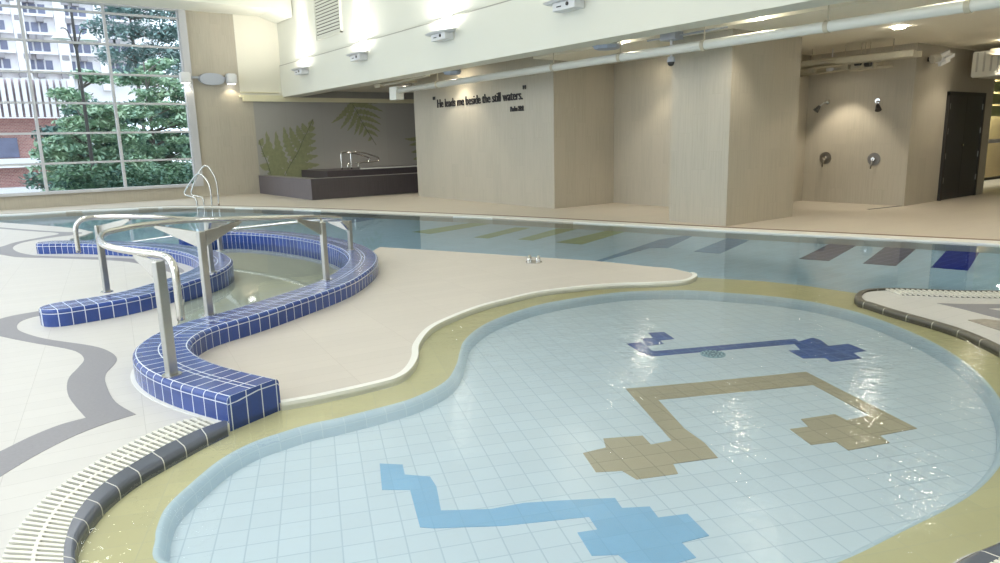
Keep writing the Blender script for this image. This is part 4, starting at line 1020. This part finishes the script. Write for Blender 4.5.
def leafcloud(bm,c,rx,ry,rz_,n,s):
    for _ in range(n):
        while 1:
            v=Vector((random.uniform(-1,1),random.uniform(-1,1),random.uniform(-1,1)))
            if v.length<1:break
        p=Vector((c[0]+v.x*rx,c[1]+v.y*ry,c[2]+v.z*rz_))
        a=Vector((random.gauss(0,1),random.gauss(0,1),random.gauss(0,.5))).normalized();b=a.cross(Vector((random.gauss(0,.4),random.gauss(0,.4),1))).normalized()
        L=s*random.uniform(.7,1.3);W=L*.45
        vs=[bm.verts.new(p-a*L),bm.verts.new(p+b*W),bm.verts.new(p+a*L),bm.verts.new(p-b*W)];bm.faces.new(vs)
def tree(label,px,Y,layers,m,s,trunk=.2,top=None,n=150,fine=1.0):
    b=PY(px,180,Y);t=thing('tree',label,'tree',(b.x,Y,-1))
    bm=B();ztop_=PY(px,layers[0][1],Y).z
    for (cx_,cy_,r) in layers:
        c=PY(cx_,cy_,Y);k=PY(cx_+r,cy_,Y).x-c.x
        m_=max(6,int(k*k*9))
        for _ in range(m_):
            a=random.uniform(0,2*PI);q=math.sqrt(random.random())*k
            leafcloud(bm,(c.x+math.cos(a)*q,Y+math.sin(a)*q*.8,c.z+random.gauss(0,.12)-.10*q),.5,.5,.16*fine,n//3,s)
    obj('crown',bm,m,t)
    bm=B();cyl(bm,(b.x,Y,-1),(b.x,Y,ztop_*.7),trunk,trunk*.6,n=10);cyl(bm,(b.x,Y,ztop_*.7),(b.x,Y,ztop_),trunk*.6,trunk*.2,n=8);obj('trunk',bm,BARK,t)
    bm=B()
    for (cx_,cy_,r) in layers:
        c=PY(cx_,cy_,Y);k=PY(cx_+r,cy_,Y).x-c.x
        for j in range(3):
            a=random.uniform(0,2*PI);cyl(bm,(b.x,Y,c.z-.5),(c.x+math.cos(a)*k*.8,Y+math.sin(a)*k*.6,c.z),.05,.015,n=5)
    obj('branches',bm,BARK,t)
L1=[(92,76,13),(82,92,26),(95,106,36),(78,120,36),(98,133,45),(80,147,40),(95,160,55),(85,174,48),(92,188,55)]
tree('bright green layered tree left of centre in the window, foliage down to the sill',92,31,L1,LF1,.12,.09,n=270)
L2=[(158,62,20),(150,78,34),(170,92,34),(150,106,38),(172,120,34),(150,135,36),(168,150,36),(150,165,42),(172,178,38),(150,190,45)]
tree('bright green layered tree filling the right part of the window',158,33.5,L2,LF1,.12,.09,n=270)
L3=[(120,-15,40),(170,-8,45),(128,8,26),(165,12,34),(110,28,24),(150,30,38),(185,32,22),(120,52,30),(165,50,34),(190,60,24),(150,70,36)]
tree('tall blue-green tree behind the bright layered trees at the top of the window',150,43,L3,LF2,.13,.12,n=140,fine=2.8)
L4=[(80,130,40),(110,150,60),(150,110,50),(180,140,50),(130,170,70),(170,175,60),(70,175,40),(100,110,30)]
tree('dim blue-green bushy tree low behind the two bright layered trees',125,38,L4,LF3,.15,.1,n=230,fine=2.6)
bm=B();x0=PY(60,190,28).x;x1=PY(205,190,28).x
for k in range(140): leafcloud(bm,(random.uniform(x0,x1),28+random.uniform(-.6,.6),random.uniform(-.8,.8)),.5,.4,.35,60,.09)
tag(obj('hedge',bm,leafmat('hedge_foliage',hx(76,110,98),hx(112,146,112))),'dark hedge below the trees just outside the window sill','hedge')
# street lamp
b=PY(96,190,29);t=thing('street_lamp','slim dark lamp post with two white bell lanterns outside the window','street lamp',(b.x,29,-1))
tp=PY(90,10,29)
bm=B();cyl(bm,(b.x,29,-1),(b.x,29,tp.z),.07,.045,n=10);obj('pole',bm,DARKM,t)
for dx in (-.42,.42):
    z=PY(96,38,29).z;bm=B();tube(bm,cr([(b.x,29,z-.5),(b.x+dx*.5,29,z+.2),(b.x+dx,29,z+.25)],5),.02,6);obj('arm',bm,DARKM,t)
    bm=B();cyl(bm,(b.x+dx,29,z-.1),(b.x+dx,29,z+.12),.3,.10,n=16);cyl(bm,(b.x+dx,29,z+.12),(b.x+dx,29,z+.3),.05,.02,n=8);obj('lantern',bm,plain('lantern_white',hx(235,240,238),.4),t)
# ------------------------------------------------------------------ light
w=bpy.data.worlds.new('overcast_sky');scene.world=w;w.use_nodes=True;nt=w.node_tree
bg=nt.nodes['Background'];bg.inputs[0].default_value=(.80,.90,1.0,1);bg.inputs[1].default_value=2.7
scene.view_settings.view_transform='Standard';scene.view_settings.look='None';scene.view_settings.gamma=1;scene.view_settings.use_curve_mapping=False
scene.view_settings.exposure=0.08
